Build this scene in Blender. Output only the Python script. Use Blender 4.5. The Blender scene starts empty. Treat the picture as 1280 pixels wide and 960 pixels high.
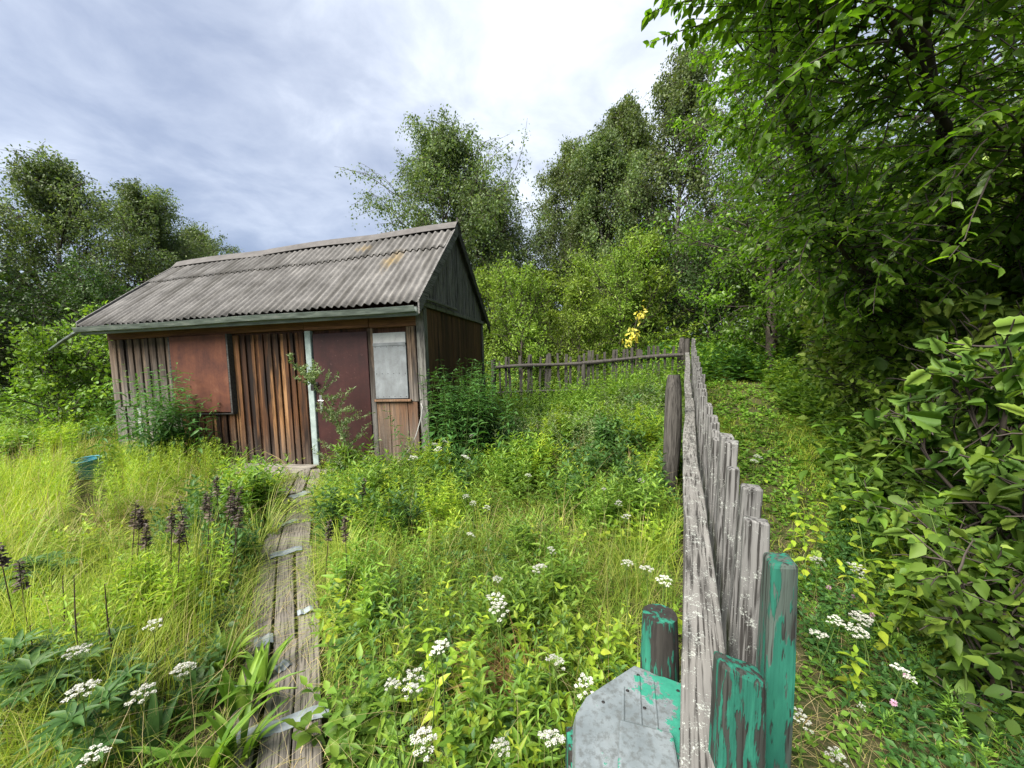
import bpy, math
import numpy as np
from mathutils import Vector

PI = math.pi
R = math.radians
scn = bpy.context.scene
col = scn.collection

# ------------------------------------------------------------------ camera, sky, sun, exposure
EZ, PITCH, FPX = 1.72, 0.073, 481.0
cam = bpy.data.cameras.new("camera")
cam.sensor_width = 36.0
cam.lens = 36.0 * FPX / 1280.0
cam.clip_start, cam.clip_end = 0.02, 2000
camo = bpy.data.objects.new("camera", cam)
col.objects.link(camo)
camo.location = (0, 0, EZ)
camo.rotation_euler = (PI / 2 - PITCH, 0, 0)
scn.camera = camo

SUN_EL, SUN_AZ = R(50), R(-132)          # azimuth from +Y, positive towards +X
scn.world = bpy.data.worlds.new("World")
scn.world.use_nodes = True
wn, wl = scn.world.node_tree.nodes, scn.world.node_tree.links
wn.clear()


def N(nodes, typ, **kw):
    n = nodes.new(typ)
    for k, v in kw.items():
        setattr(n, k, v)
    return n


def mathn(nodes, links, op, a, b=None, clamp=False):
    n = nodes.new('ShaderNodeMath')
    n.operation = op
    n.use_clamp = clamp
    for i, x in enumerate((a, b)):
        if x is None:
            continue
        if isinstance(x, (int, float)):
            n.inputs[i].default_value = x
        else:
            links.new(x, n.inputs[i])
    return n.outputs[0]


def ramp(nodes, links, fac, stops, interp='LINEAR'):
    n = nodes.new('ShaderNodeValToRGB')
    n.color_ramp.interpolation = interp
    el = n.color_ramp.elements
    while len(el) < len(stops):
        el.new(0.5)
    for e, (p, c) in zip(el, stops):
        e.position = p
        e.color = (c[0], c[1], c[2], 1) if not isinstance(c, (int, float)) else (c, c, c, 1)
    links.new(fac, n.inputs[0])
    return n.outputs[0]


def mixc(nodes, links, fac, a, b, mode='MIX'):
    n = nodes.new('ShaderNodeMix')
    n.data_type = 'RGBA'
    n.blend_type = mode
    for sock, x in ((n.inputs[0], fac), (n.inputs[6], a), (n.inputs[7], b)):
        if isinstance(x, (int, float)):
            sock.default_value = x
        elif isinstance(x, tuple):
            sock.default_value = (x[0], x[1], x[2], 1)
        else:
            links.new(x, sock)
    return n.outputs[2]


def noise(nodes, links, vec, scale, detail=4, rough=.55, dist=0.):
    n = nodes.new('ShaderNodeTexNoise')
    n.inputs['Scale'].default_value = scale
    n.inputs['Detail'].default_value = detail
    n.inputs['Roughness'].default_value = rough
    n.inputs['Distortion'].default_value = dist
    if vec is not None:
        links.new(vec, n.inputs['Vector'])
    return n.outputs[0]


def sky_world():
    sky = N(wn, 'ShaderNodeTexSky', sky_type='NISHITA', sun_disc=False)
    sky.sun_elevation, sky.sun_rotation = SUN_EL, SUN_AZ
    tc = N(wn, 'ShaderNodeTexCoord')
    d = tc.outputs['Generated']
    sep = N(wn, 'ShaderNodeSeparateXYZ')
    wl.new(d, sep.inputs[0])
    den = mathn(wn, wl, 'ADD', mathn(wn, wl, 'MAXIMUM', sep.outputs[2], 0.0), 0.22)
    px = mathn(wn, wl, 'DIVIDE', sep.outputs[0], den)
    py = mathn(wn, wl, 'DIVIDE', sep.outputs[1], den)
    cmb = N(wn, 'ShaderNodeCombineXYZ')
    wl.new(px, cmb.inputs[0]); wl.new(py, cmb.inputs[1])
    p = cmb.outputs[0]
    n1 = noise(wn, wl, p, 0.75, 6, .52, .3)
    n2 = noise(wn, wl, p, 3.0, 7, .56, .3)
    # thin place in the overcast, where the sun stands behind the cloud
    dot = N(wn, 'ShaderNodeVectorMath', operation='DOT_PRODUCT')
    wl.new(d, dot.inputs[0])
    b = Vector((0.16, 1.0, 0.98)).normalized()
    dot.inputs[1].default_value = b
    near = mathn(wn, wl, 'POWER', mathn(wn, wl, 'MAXIMUM', dot.outputs['Value'], 0.), 5.0)
    s = mathn(wn, wl, 'ADD', mathn(wn, wl, 'MULTIPLY', n1, 0.56), mathn(wn, wl, 'MULTIPLY', n2, 0.50))
    s = mathn(wn, wl, 'ADD', s, mathn(wn, wl, 'MULTIPLY', near, 0.25))
    cloud = ramp(wn, wl, s, [(0.42, (1.0, 1.2, 1.72)), (0.53, (1.42, 1.62, 2.12)), (0.64, (2.1, 2.3, 2.75)),
                             (0.76, (3.3, 3.5, 3.85)), (0.90, (4.7, 4.75, 4.8))])
    c = mixc(wn, wl, 0.86, sky.outputs[0], cloud)
    bg = N(wn, 'ShaderNodeBackground')
    bg.inputs[1].default_value = 0.05
    wl.new(c, bg.inputs[0])
    out = N(wn, 'ShaderNodeOutputWorld')
    wl.new(bg.outputs[0], out.inputs[0])


sky_world()
sl = bpy.data.lights.new("sun", 'SUN')
sl.energy, sl.angle, sl.color = 2.0, R(45), (1.0, 0.95, 0.86)
so = bpy.data.objects.new("sun", sl)
col.objects.link(so)
sd = Vector((math.sin(SUN_AZ) * math.cos(SUN_EL), math.cos(SUN_AZ) * math.cos(SUN_EL), math.sin(SUN_EL)))
so.rotation_euler = (-sd).to_track_quat('-Z', 'Y').to_euler()
so.location = sd * 60

vs = scn.view_settings
vs.view_transform, vs.look, vs.gamma, vs.use_curve_mapping = 'Standard', 'None', 1.0, False
vs.exposure = 2.7
cy = scn.cycles
cy.max_bounces, cy.diffuse_bounces, cy.glossy_bounces, cy.transmission_bounces = 6, 4, 2, 4
cy.use_denoising = True
cy.sample_clamp_indirect = 4.0

# ------------------------------------------------------------------ the lie of the land
FD = np.array([0.409, 0.913])            # direction of the long fence
FN = np.array([0.913, -0.409])
F0 = np.array([0.372, 0.678])


def sm(a, b, x):
    t = np.clip((x - a) / (b - a), 0, 1)
    return t * t * (3 - 2 * t)


def fence_sl(x, y):
    return (x - F0[0]) * FD[0] + (y - F0[1]) * FD[1], (x - F0[0]) * FN[0] + (y - F0[1]) * FN[1]


def rise(s):
    s = np.clip(s, 0, 34)
    return np.where(s < 9.5, .0102 * s ** 2, .92 + .1 * (s - 9.5))


def ground_z(x, y):
    x = np.asarray(x, float); y = np.asarray(y, float)
    s, l = fence_sl(x, y)
    w = sm(-4.2, -0.5, l)
    z = .05 + rise(s) * w - .02 * np.clip(-l - 5, 0, 30)
    z = z + .22 * np.clip(l - 1.6, 0, 12) * sm(-1, 3, s)
    z = z + .03 * np.sin(x * 1.7 + .4) * np.sin(y * 1.3 + 1.1) * sm(1.5, 4, np.hypot(x, y))
    return z


def at(px, py, h=0.0):
    """The place on the ground (raised by h) seen at this pixel of the 1280 px photograph."""
    dx, dy = (px - 640) / FPX, -(py - 480) / FPX
    c, s = math.cos(PITCH), math.sin(PITCH)
    d = np.array([dx, c + s * dy, c * dy - s])
    t = .2
    while t < 45:
        P = d * t
        if P[2] + EZ < float(ground_z(P[0], P[1])) + h:
            break
        t += .01
    return np.array([P[0], P[1], float(ground_z(P[0], P[1]))])


# ------------------------------------------------------------------ mesh helpers
class Geo:
    """Collects quads (numpy) with a material index each."""
    def __init__(self):
        self.v, self.f, self.m, self.n = [], [], [], 0

    def add(self, v, f, mi=0):
        v = np.asarray(v, float).reshape(-1, 3)
        f = np.asarray(f, int).reshape(-1, 4)
        self.v.append(v); self.f.append(f + self.n)
        self.m.append(np.full(len(f), mi, int))
        self.n += len(v)
        return self

    def mesh(self, name, mats, smooth=True):
        me = bpy.data.meshes.new(name)
        v = np.concatenate(self.v); f = np.concatenate(self.f); m = np.concatenate(self.m)
        me.vertices.add(len(v)); me.vertices.foreach_set('co', v.astype(np.float32).ravel())
        # quads whose last two corners coincide are triangles
        tri = f[:, 3] == f[:, 2]
        tot = np.where(tri, 3, 4)
        keep = np.ones(f.shape, bool); keep[tri, 3] = False
        loops = f[keep]
        me.loops.add(len(loops)); me.loops.foreach_set('vertex_index', loops.astype(np.int32))
        me.polygons.add(len(f))
        start = np.concatenate([[0], np.cumsum(tot)[:-1]])
        me.polygons.foreach_set('loop_start', start.astype(np.int32))
        me.polygons.foreach_set('loop_total', tot.astype(np.int32))
        me.polygons.foreach_set('material_index', m.astype(np.int32))
        me.polygons.foreach_set('use_smooth', np.full(len(f), smooth))
        for x in mats:
            me.materials.append(x)
        me.update(calc_edges=True)
        me.validate()
        return me

    def obj(self, name, mats, parent=None, smooth=False):
        if not isinstance(mats, (list, tuple)):
            mats = [mats]
        smooth = smooth or name in ('foliage', 'crown', 'weeds', 'path_weeds', 'undergrowth', 'grass', 'bright_grass', 'dry_grass')
        o = bpy.data.objects.new(name, self.mesh(name, mats, smooth))
        col.objects.link(o)
        if parent is not None:
            o.parent = parent
        return o

    def box(self, x0, x1, y0, y1, z0, z1, mi=0, skew=None):
        v = np.array([[x, y, z] for z in (z0, z1) for y in (y0, y1) for x in (x0, x1)], float)
        if skew is not None:
            v = skew(v)
        f = [[0, 2, 3, 1], [4, 5, 7, 6], [0, 1, 5, 4], [2, 6, 7, 3], [0, 4, 6, 2], [1, 3, 7, 5]]
        return self.add(v, f, mi)


def bevel(o, w=.004, seg=1):
    md = o.modifiers.new("bevel", 'BEVEL')
    md.width, md.segments, md.limit_method, md.angle_limit = w, seg, 'ANGLE', R(40)
    return o


def tubes(pts, rad, sides=5):
    """pts (K,n,3), rad (K,n): K tubes at once. Returns v, quads."""
    pts = np.asarray(pts, float); rad = np.asarray(rad, float)
    K, n, _ = pts.shape
    T = np.gradient(pts, axis=1)
    T /= np.linalg.norm(T, axis=2, keepdims=True) + 1e-9
    ref = np.where(np.abs(T[..., 2:3]) > .9, np.array([1., 0, 0]), np.array([0, 0, 1.]))
    A = np.cross(T, ref); A /= np.linalg.norm(A, axis=2, keepdims=True) + 1e-9
    B = np.cross(T, A)
    ang = np.arange(sides) * 2 * PI / sides
    ring = pts[:, :, None, :] + rad[:, :, None, None] * (np.cos(ang)[None, None, :, None] * A[:, :, None, :]
                                                        + np.sin(ang)[None, None, :, None] * B[:, :, None, :])
    v = ring.reshape(-1, 3)
    k, i, j = np.meshgrid(np.arange(K), np.arange(n - 1), np.arange(sides), indexing='ij')
    a = (k * n + i) * sides
    j2 = (j + 1) % sides
    f = np.stack([a + j, a + j2, a + sides + j2, a + sides + j], -1).reshape(-1, 4)
    return v, f


def tube1(geo, pts, rad, sides=8, mi=0, cap=True):
    pts = np.asarray(pts, float)
    rad = np.full(len(pts), rad) if np.isscalar(rad) else np.asarray(rad, float)
    v, f = tubes(pts[None], rad[None], sides)
    geo.add(v, f, mi)
    if cap:
        for e, flip in ((0, True), (len(pts) - 1, False)):
            ring = v[e * sides:(e + 1) * sides]
            vv = np.concatenate([ring, ring.mean(0)[None]])
            idx = [[k, (k + 1) % sides, sides, sides] for k in range(sides)]
            if flip:
                idx = [[q[1], q[0], q[2], q[3]] for q in idx]
            geo.add(vv, idx, mi)
    return geo


T_DIAMOND = (np.array([[0, 0, 0], [.5, .45, .05], [0, 1, -.08], [-.5, .45, .05]]), np.array([[0, 1, 2, 3]]))
T_SIMPLE = (np.array([[0, 0, 0], [0, .5, -.04], [0, 1, -.16], [-.5, .42, .06], [.5, .42, .06]]),
            np.array([[0, 1, 3, 3], [1, 2, 3, 3], [0, 4, 1, 1], [1, 4, 2, 2]]))
T_OVATE = (np.array([[0, 0, 0], [0, .45, -.03], [0, 1, -.2], [-.3, .12, .03], [-.5, .42, .05], [-.22, .8, -.05],
                     [.3, .12, .03], [.5, .42, .05], [.22, .8, -.05]]),
           np.array([[0, 1, 4, 3], [1, 2, 5, 4], [0, 6, 7, 1], [1, 7, 8, 2]]))
# a serrated, heart based leaf, folded along the midrib
_sv = [[0, 0, 0], [0, .3, -.015], [0, .6, -.03], [0, 1, -.10]]
_l = [[.28, -.04, .02], [.46, .12, .03], [.42, .2, .03], [.5, .34, .035], [.4, .42, .02], [.42, .56, .015], [.28, .64, .0], [.26, .76, -.03], [.12, .84, -.06]]
_sv += [[-a, b, c] for a, b, c in _l] + _l
_sf = []
for _o in (4, 13):
    _sf += [[0, _o, _o + 1, 1], [1, _o + 1, _o + 2, _o + 3], [1, _o + 3, _o + 4, 2], [2, _o + 4, _o + 5, _o + 6], [2, _o + 6, _o + 7, 3], [_o + 7, _o + 8, 3, 3]]
T_SERRATE = (np.array(_sv, float), np.array(_sf))


def unit(a):
    return a / (np.linalg.norm(a, axis=-1, keepdims=True) + 1e-9)


def leaves(P, D, Nr, L, W, tmpl=T_SIMPLE):
    P = np.asarray(P, float); D = unit(np.asarray(D, float))
    S = unit(np.cross(D, np.asarray(Nr, float))); N2 = np.cross(S, D)
    L = np.broadcast_to(np.asarray(L, float), (len(P),)); W = np.broadcast_to(np.asarray(W, float), (len(P),))
    tv, tf = tmpl
    v = (P[:, None] + S[:, None] * (tv[None, :, 0:1] * W[:, None, None]) + D[:, None] * (tv[None, :, 1:2] * L[:, None, None])
         + N2[:, None] * (tv[None, :, 2:3] * L[:, None, None]))
    f = tf[None] + (np.arange(len(P)) * len(tv))[:, None, None]
    return v.reshape(-1, 3), f.reshape(-1, 4)


def blades(P, L, W, bend, az, n=4, up0=1.0):
    """Grass blades: arcs that lean towards az and droop by bend."""
    K = len(P)
    t = np.linspace(0, 1, n + 1)
    H = np.stack([np.cos(az), np.sin(az), np.zeros(K)], -1)
    S = np.stack([-np.sin(az), np.cos(az), np.zeros(K)], -1)
    hor = (bend[:, None] * (.25 * t + .75 * t ** 2.)[None])
    ver = (t[None] * up0 - .62 * np.clip(bend, 0, 1.5)[:, None] * (t ** 2.2)[None])
    c = P[:, None] + H[:, None] * (hor * L[:, None])[..., None] + np.array([0, 0, 1.]) * (ver * L[:, None])[..., None]
    w = (W[:, None] * np.clip(1.02 - t, 0.03, 1)[None] ** .75) * .5
    a = c - S[:, None] * w[..., None]; b = c + S[:, None] * w[..., None]
    v = np.stack([a, b], 2).reshape(-1, 3)
    k, i = np.meshgrid(np.arange(K), np.arange(n), indexing='ij')
    o = (k * (n + 1) + i) * 2
    f = np.stack([o, o + 1, o + 3, o + 2], -1).reshape(-1, 4)
    return v, f


def stems(rng, base, h, lean, nl, leafL, leafW, tmpl=T_SIMPLE, el=.35, t0=.12, taper=.5, rad=.0022, whorl=1, droop=.0):
    """Upright leafy stems. Returns ((stem v,f),(leaf v,f))."""
    K = len(base)
    n = 5
    t = np.linspace(0, 1, n)
    az = rng.uniform(0, 2 * PI, K)
    d = np.stack([np.cos(az), np.sin(az), np.zeros(K)], -1)
    pts = base[:, None] + np.array([0, 0, 1.]) * (h[:, None] * (t - .25 * lean[:, None] * t ** 2))[..., None] + d[:, None] * ((h * lean)[:, None] * (t ** 1.6))[..., None]
    rr = np.broadcast_to(rad * (1.1 - .8 * t), (K, n))
    st = tubes(pts, rr, 3)
    tl = np.linspace(t0, 1.0, nl)[None] + rng.uniform(-.03, .03, (K, nl))
    tl = np.clip(tl, 0, 1)
    if whorl > 1:
        tl = np.repeat(tl, whorl, 1)
    m = tl.shape[1]
    zz = h[:, None] * (tl - .25 * lean[:, None] * tl ** 2)
    q = base[:, None] + np.array([0, 0, 1.]) * zz[..., None] + d[:, None] * ((h * lean)[:, None] * tl ** 1.6)[..., None]
    if whorl > 1:
        k = np.arange(m)
        a = rng.uniform(0, 6.28, (K, 1)) + (k % whorl) * 2 * PI / whorl + (k // whorl) * (PI / whorl) + rng.uniform(-.25, .25, (K, m))
    else:
        a = rng.uniform(0, 6.28, (K, 1)) + np.arange(m) * 2.4 + rng.uniform(-.3, .3, (K, m))
    e = el + .7 * (tl - .5) + rng.normal(0, .22, (K, m)) - droop
    D = np.stack([np.cos(a) * np.cos(e), np.sin(a) * np.cos(e), np.sin(e)], -1)
    Nn = np.stack([-np.cos(a) * np.sin(e), -np.sin(a) * np.sin(e), np.cos(e)], -1) + rng.normal(0, .25, (K, m, 3))
    size = (1 - taper * tl ** 2) * rng.uniform(.75, 1.2, (K, m))
    Ls = np.broadcast_to(leafL, (K,))[:, None] * size if not np.isscalar(leafL) else leafL * size
    Ws = np.broadcast_to(leafW, (K,))[:, None] * size if not np.isscalar(leafW) else leafW * size
    lf = leaves(q.reshape(-1, 3), D.reshape(-1, 3), Nn.reshape(-1, 3), Ls.ravel(), Ws.ravel(), tmpl)
    return st, lf


# ------------------------------------------------------------------ scene helpers
def tag(o, label=None, cat=None, group=None, kind=None):
    if label: o['label'] = label
    if cat: o['category'] = cat
    if group: o['group'] = group
    if kind: o['kind'] = kind
    return o


def thing(name, label, cat, loc=(0, 0, 0), rot=(0, 0, 0), group=None):
    o = bpy.data.objects.new(name, None)
    o.empty_display_size = .2
    col.objects.link(o)
    o.location = loc
    o.rotation_euler = rot
    return tag(o, label, cat, group)


def copy_tree(o, parent=None):
    c = o.copy()
    col.objects.link(c)
    c.parent = parent
    for ch in list(o.children):
        copy_tree(ch, c)
    return c


# ------------------------------------------------------------------ materials
def new_mat(name):
    m = bpy.data.materials.new(name)
    m.use_nodes = True
    nd, lk = m.node_tree.nodes, m.node_tree.links
    nd.clear()
    out = nd.new('ShaderNodeOutputMaterial')
    bs = nd.new('ShaderNodeBsdfPrincipled')
    lk.new(bs.outputs[0], out.inputs[0])
    return m, nd, lk, bs, out


def objco(nd, lk, scale=(1, 1, 1)):
    tc = nd.new('ShaderNodeTexCoord')
    mp = nd.new('ShaderNodeMapping')
    mp.inputs['Scale'].default_value = scale
    lk.new(tc.outputs['Object'], mp.inputs[0])
    return mp.outputs[0]


def island(nd):
    return nd.new('ShaderNodeNewGeometry').outputs['Random Per Island']


def bump(nd, lk, bs, h, strength=.4, dist=.01):
    b = nd.new('ShaderNodeBump')
    b.inputs['Strength'].default_value = strength
    b.inputs['Distance'].default_value = dist
    lk.new(h, b.inputs['Height'])
    lk.new(b.outputs[0], bs.inputs['Normal'])


def leaf_mat(name, cols, trans=.38, rough=.5, spec=.3, patch=.8, tint=(1.15, 1.2, .5)):
    m, nd, lk, bs, out = new_mat(name)
    k = len(cols)
    r = island(nd)
    c = ramp(nd, lk, r, [(i / max(k - 1, 1), q) for i, q in enumerate(cols)])
    tc = nd.new('ShaderNodeNewGeometry')
    n = noise(nd, lk, tc.outputs['Position'], patch, 3)
    f = ramp(nd, lk, n, [(.35, .72), (.65, 1.3)])
    c = mixc(nd, lk, 1.0, c, f, 'MULTIPLY')
    oi = nd.new('ShaderNodeObjectInfo')
    hs = nd.new('ShaderNodeHueSaturation')
    hs.inputs['Saturation'].default_value = 1.0
    lk.new(mathn(nd, lk, 'ADD', mathn(nd, lk, 'MULTIPLY', oi.outputs['Random'], .018), .491), hs.inputs['Hue'])
    lk.new(mathn(nd, lk, 'ADD', mathn(nd, lk, 'MULTIPLY', oi.outputs['Random'], .3), .85), hs.inputs['Value'])
    lk.new(c, hs.inputs['Color'])
    c = hs.outputs[0]
    lk.new(c, bs.inputs['Base Color'])
    bs.inputs['Roughness'].default_value = rough
    bs.inputs['Specular IOR Level'].default_value = spec
    tr = nd.new('ShaderNodeBsdfTranslucent')
    c2 = mixc(nd, lk, 1.0, c, tint, 'MULTIPLY')
    lk.new(c2, tr.inputs[0])
    mx = nd.new('ShaderNodeMixShader')
    mx.inputs[0].default_value = trans
    lk.new(bs.outputs[0], mx.inputs[1]); lk.new(tr.outputs[0], mx.inputs[2])
    lk.new(mx.outputs[0], out.inputs[0])
    return m


def simple_mat(name, c, rough=.7, spec=.3, var=.25, scale=8., metal=0.):
    m, nd, lk, bs, out = new_mat(name)
    n = noise(nd, lk, objco(nd, lk), scale, 5)
    f = ramp(nd, lk, n, [(.3, 1 - var), (.7, 1 + var)])
    lk.new(mixc(nd, lk, 1., tuple(c), f, 'MULTIPLY'), bs.inputs['Base Color'])
    bs.inputs['Roughness'].default_value = rough
    bs.inputs['Specular IOR Level'].default_value = spec
    bs.inputs['Metallic'].default_value = metal
    return m


def wood_mat(name, cols, axis=2, fine=38., streak=1.2, weather=None, per_board=.6, bumpd=.004, dark=(.012, .009, .008), darkamt=(.56, .68)):
    """Old boards: per-board tone, long grain streaks, dark stains; weather=(z0,z1,grey) greys the splashed foot."""
    m, nd, lk, bs, out = new_mat(name)
    sc = [fine, fine, fine]; sc[axis] = streak
    v = objco(nd, lk, tuple(sc))
    r = island(nd)
    off = nd.new('ShaderNodeVectorMath'); off.operation = 'ADD'
    cb = nd.new('ShaderNodeCombineXYZ')
    for i in range(3):
        lk.new(mathn(nd, lk, 'MULTIPLY', r, 37.0 + 11 * i), cb.inputs[i])
    lk.new(v, off.inputs[0]); lk.new(cb.outputs[0], off.inputs[1])
    g = noise(nd, lk, off.outputs[0], 1.0, 5, .62)
    sc2 = [7., 7., 7.]; sc2[axis] = .9
    big = noise(nd, lk, objco(nd, lk, tuple(sc2)), 1.0, 4, .6)
    tone = mathn(nd, lk, 'ADD', mathn(nd, lk, 'MULTIPLY', r, per_board), mathn(nd, lk, 'MULTIPLY', g, 1 - per_board))
    c = ramp(nd, lk, tone, [(i / (len(cols) - 1) * .8 + .1, q) for i, q in enumerate(cols)])
    c = mixc(nd, lk, ramp(nd, lk, g, [(.42, .0), (.5, .55), (.56, .0)]), c, dark)
    dk = ramp(nd, lk, big, [(darkamt[0], 0.), (darkamt[1], .9)])
    c = mixc(nd, lk, dk, c, dark)
    if weather:
        z0, z1, grey = weather
        tc = nd.new('ShaderNodeTexCoord'); sp = nd.new('ShaderNodeSeparateXYZ')
        lk.new(tc.outputs['Object'], sp.inputs[0])
        zz = mathn(nd, lk, 'ADD', sp.outputs[2], mathn(nd, lk, 'MULTIPLY', mathn(nd, lk, 'SUBTRACT', big, .5), 1.6))
        mr = nd.new('ShaderNodeMapRange')
        mr.inputs[1].default_value, mr.inputs[2].default_value = z0, z1
        mr.inputs[3].default_value, mr.inputs[4].default_value = .85, 0.
        lk.new(zz, mr.inputs[0])
        gc = mixc(nd, lk, ramp(nd, lk, g, [(.4, 0.), (.6, 1.)]), tuple(x * .45 for x in grey), grey)
        c = mixc(nd, lk, mr.outputs[0], c, gc)
    lk.new(c, bs.inputs['Base Color'])
    bs.inputs['Roughness'].default_value = .82
    bs.inputs['Specular IOR Level'].default_value = .2
    bump(nd, lk, bs, g, .7, bumpd)
    return m


def grey_wood_mat(name, axis=2, lichen=.0, base=(.2, .185, .165), green=0., fine=30., green_scale=24.):
    m, nd, lk, bs, out = new_mat(name)
    sc = [fine, fine, fine]; sc[axis] = 1.6
    r = island(nd)
    v = objco(nd, lk, tuple(sc))
    g = noise(nd, lk, v, 1.0, 6, .65)
    sc = [120., 120., 120.]; sc[axis] = 4.
    g2 = noise(nd, lk, objco(nd, lk, tuple(sc)), 1.0, 3, .6)
    c = ramp(nd, lk, g, [(.3, tuple(x * .22 for x in base)), (.45, tuple(x * .75 for x in base)), (.62, base), (.8, tuple(x * 1.5 for x in base))])
    c = mixc(nd, lk, ramp(nd, lk, g2, [(.40, .9), (.5, 0.)]), c, (.02, .018, .016))
    c = mixc(nd, lk, 1., c, ramp(nd, lk, r, [(0, .7), (1, 1.2)]), 'MULTIPLY')
    h = mathn(nd, lk, 'ADD', g, g2)
    if lichen:
        w = objco(nd, lk)
        n1 = noise(nd, lk, w, 26., 4, .6)
        n2 = noise(nd, lk, w, 190., 4, .75)
        s = mathn(nd, lk, 'ADD', mathn(nd, lk, 'MULTIPLY', n1, .62), mathn(nd, lk, 'MULTIPLY', n2, .75))
        f = ramp(nd, lk, s, [(.75 - lichen, 0.), (.82 - lichen, .85)])
        c = mixc(nd, lk, f, c, mixc(nd, lk, n2, (.22, .24, .21), (.5, .52, .48)))
        h = mathn(nd, lk, 'ADD', h, mathn(nd, lk, 'MULTIPLY', f, 1.))
    if green:
        w = objco(nd, lk, (1, 1, .16) if axis == 2 else (1, 1, 1))
        n1 = noise(nd, lk, w, green_scale, 5, .62, .4)
        n2 = noise(nd, lk, objco(nd, lk, (1, 1, .12) if axis == 2 else (1, 1, 1)), 85., 3, .6)
        s = mathn(nd, lk, 'ADD', mathn(nd, lk, 'MULTIPLY', n1, .7), mathn(nd, lk, 'MULTIPLY', n2, .4))
        f = ramp(nd, lk, s, [(.66 - green, 0.), (.68 - green, 1.)])
        pc = ramp(nd, lk, n1, [(.3, (.01, .05, .036)), (.55, (.016, .11, .075)), (.75, (.03, .20, .125))])
        c = mixc(nd, lk, f, c, pc)
        h = mathn(nd, lk, 'ADD', h, mathn(nd, lk, 'MULTIPLY', f, .8))
    lk.new(c, bs.inputs['Base Color'])
    bs.inputs['Roughness'].default_value = .85
    bs.inputs['Specular IOR Level'].default_value = .2
    bump(nd, lk, bs, h, .5, .003)
    return m


M = {}
M['birch_leaf'] = leaf_mat('birch_leaf', [(.07, .112, .04), (.095, .145, .05), (.125, .18, .062), (.17, .21, .085)], trans=.38, patch=.5)
M['far_leaf'] = leaf_mat('far_leaf', [(.035, .075, .018), (.05, .105, .024), (.07, .135, .032)], trans=.3, patch=.5)
M['willow_leaf'] = leaf_mat('willow_leaf', [(.10, .175, .02), (.14, .22, .028), (.19, .28, .036), (.25, .33, .06)], trans=.42, patch=.9)
M['cherry_leaf'] = leaf_mat('cherry_leaf', [(.065, .125, .014), (.09, .16, .018), (.115, .195, .022), (.16, .24, .03)], trans=.5, rough=.38, spec=.5, patch=1.2, tint=(1.3, 1.55, .4))
M['shade_leaf'] = leaf_mat('shade_leaf', [(.06, .12, .02), (.085, .155, .025), (.115, .19, .03), (.20, .28, .04)], trans=.48, rough=.55, spec=.3, patch=1.4)
M['lime_leaf'] = leaf_mat('lime_leaf', [(.15, .26, .02), (.21, .34, .028), (.28, .4, .035), (.38, .45, .045)], trans=.42, patch=2)
M['herb_leaf'] = leaf_mat('herb_leaf', [(.075, .16, .02), (.11, .21, .026), (.15, .27, .034), (.21, .32, .04)], trans=.4, patch=1.1)
M['dark_herb'] = leaf_mat('dark_herb', [(.04, .10, .024), (.055, .13, .03), (.08, .165, .038)], trans=.35, patch=1.4)
M['grey_herb'] = leaf_mat('grey_herb', [(.10, .16, .06), (.15, .2, .085), (.2, .25, .11)], trans=.3, patch=1.4)
M['grass'] = leaf_mat('grass', [(.11, .19, .02), (.16, .25, .028), (.23, .31, .04), (.32, .37, .06), (.42, .41, .13)], trans=.4, patch=.8)
M['bright_grass'] = leaf_mat('bright_grass', [(.16, .23, .02), (.22, .29, .026), (.30, .35, .04), (.42, .41, .10)], trans=.42, patch=1.0)
M['straw'] = leaf_mat('straw', [(.3, .24, .1), (.42, .34, .16), (.5, .42, .22)], trans=.25, patch=1.5, tint=(1, .95, .7))
M['brown_straw'] = leaf_mat('brown_straw', [(.17, .085, .035), (.3, .17, .07), (.4, .28, .13)], trans=.2, patch=2, tint=(1, .9, .7))
M['yellow_leaf'] = leaf_mat('yellow_leaf', [(.7, .6, .08), (.78, .68, .14), (.62, .6, .12)], trans=.35, patch=2, tint=(1, 1, .5))
M['white_petal'] = leaf_mat('white_petal', [(.5, .51, .45), (.62, .62, .58), (.42, .43, .34), (.66, .66, .62)], trans=.25, patch=5, tint=(1, 1, .95))
M['pink_petal'] = leaf_mat('pink_petal', [(.55, .32, .45), (.62, .42, .52)], trans=.25, patch=5, tint=(1, 1, 1))
M['seed'] = leaf_mat('seed', [(.03, .021, .016), (.055, .04, .03), (.11, .085, .06)], trans=.1, patch=5, tint=(1, .9, .9))
M['stem'] = simple_mat('stem', (.09, .14, .03), .6, .3, .3, 10)
M['dark_stem'] = simple_mat('dark_stem', (.045, .03, .022), .7, .2, .3, 10)
M['twig'] = simple_mat('twig', (.055, .045, .038), .85, .2, .4, 6)
M['bark'] = simple_mat('bark', (.075, .062, .05), .9, .15, .5, 9)


def birch_bark():
    m, nd, lk, bs, out = new_mat('birch_bark')
    n = noise(nd, lk, objco(nd, lk, (3, 3, 9)), 1.4, 5, .6)
    c = ramp(nd, lk, n, [(.4, (.03, .027, .025)), (.5, (.32, .3, .28)), (.7, (.5, .48, .45))])
    lk.new(c, bs.inputs['Base Color']); bs.inputs['Roughness'].default_value = .8
    return m


M['birch_bark'] = birch_bark()


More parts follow.
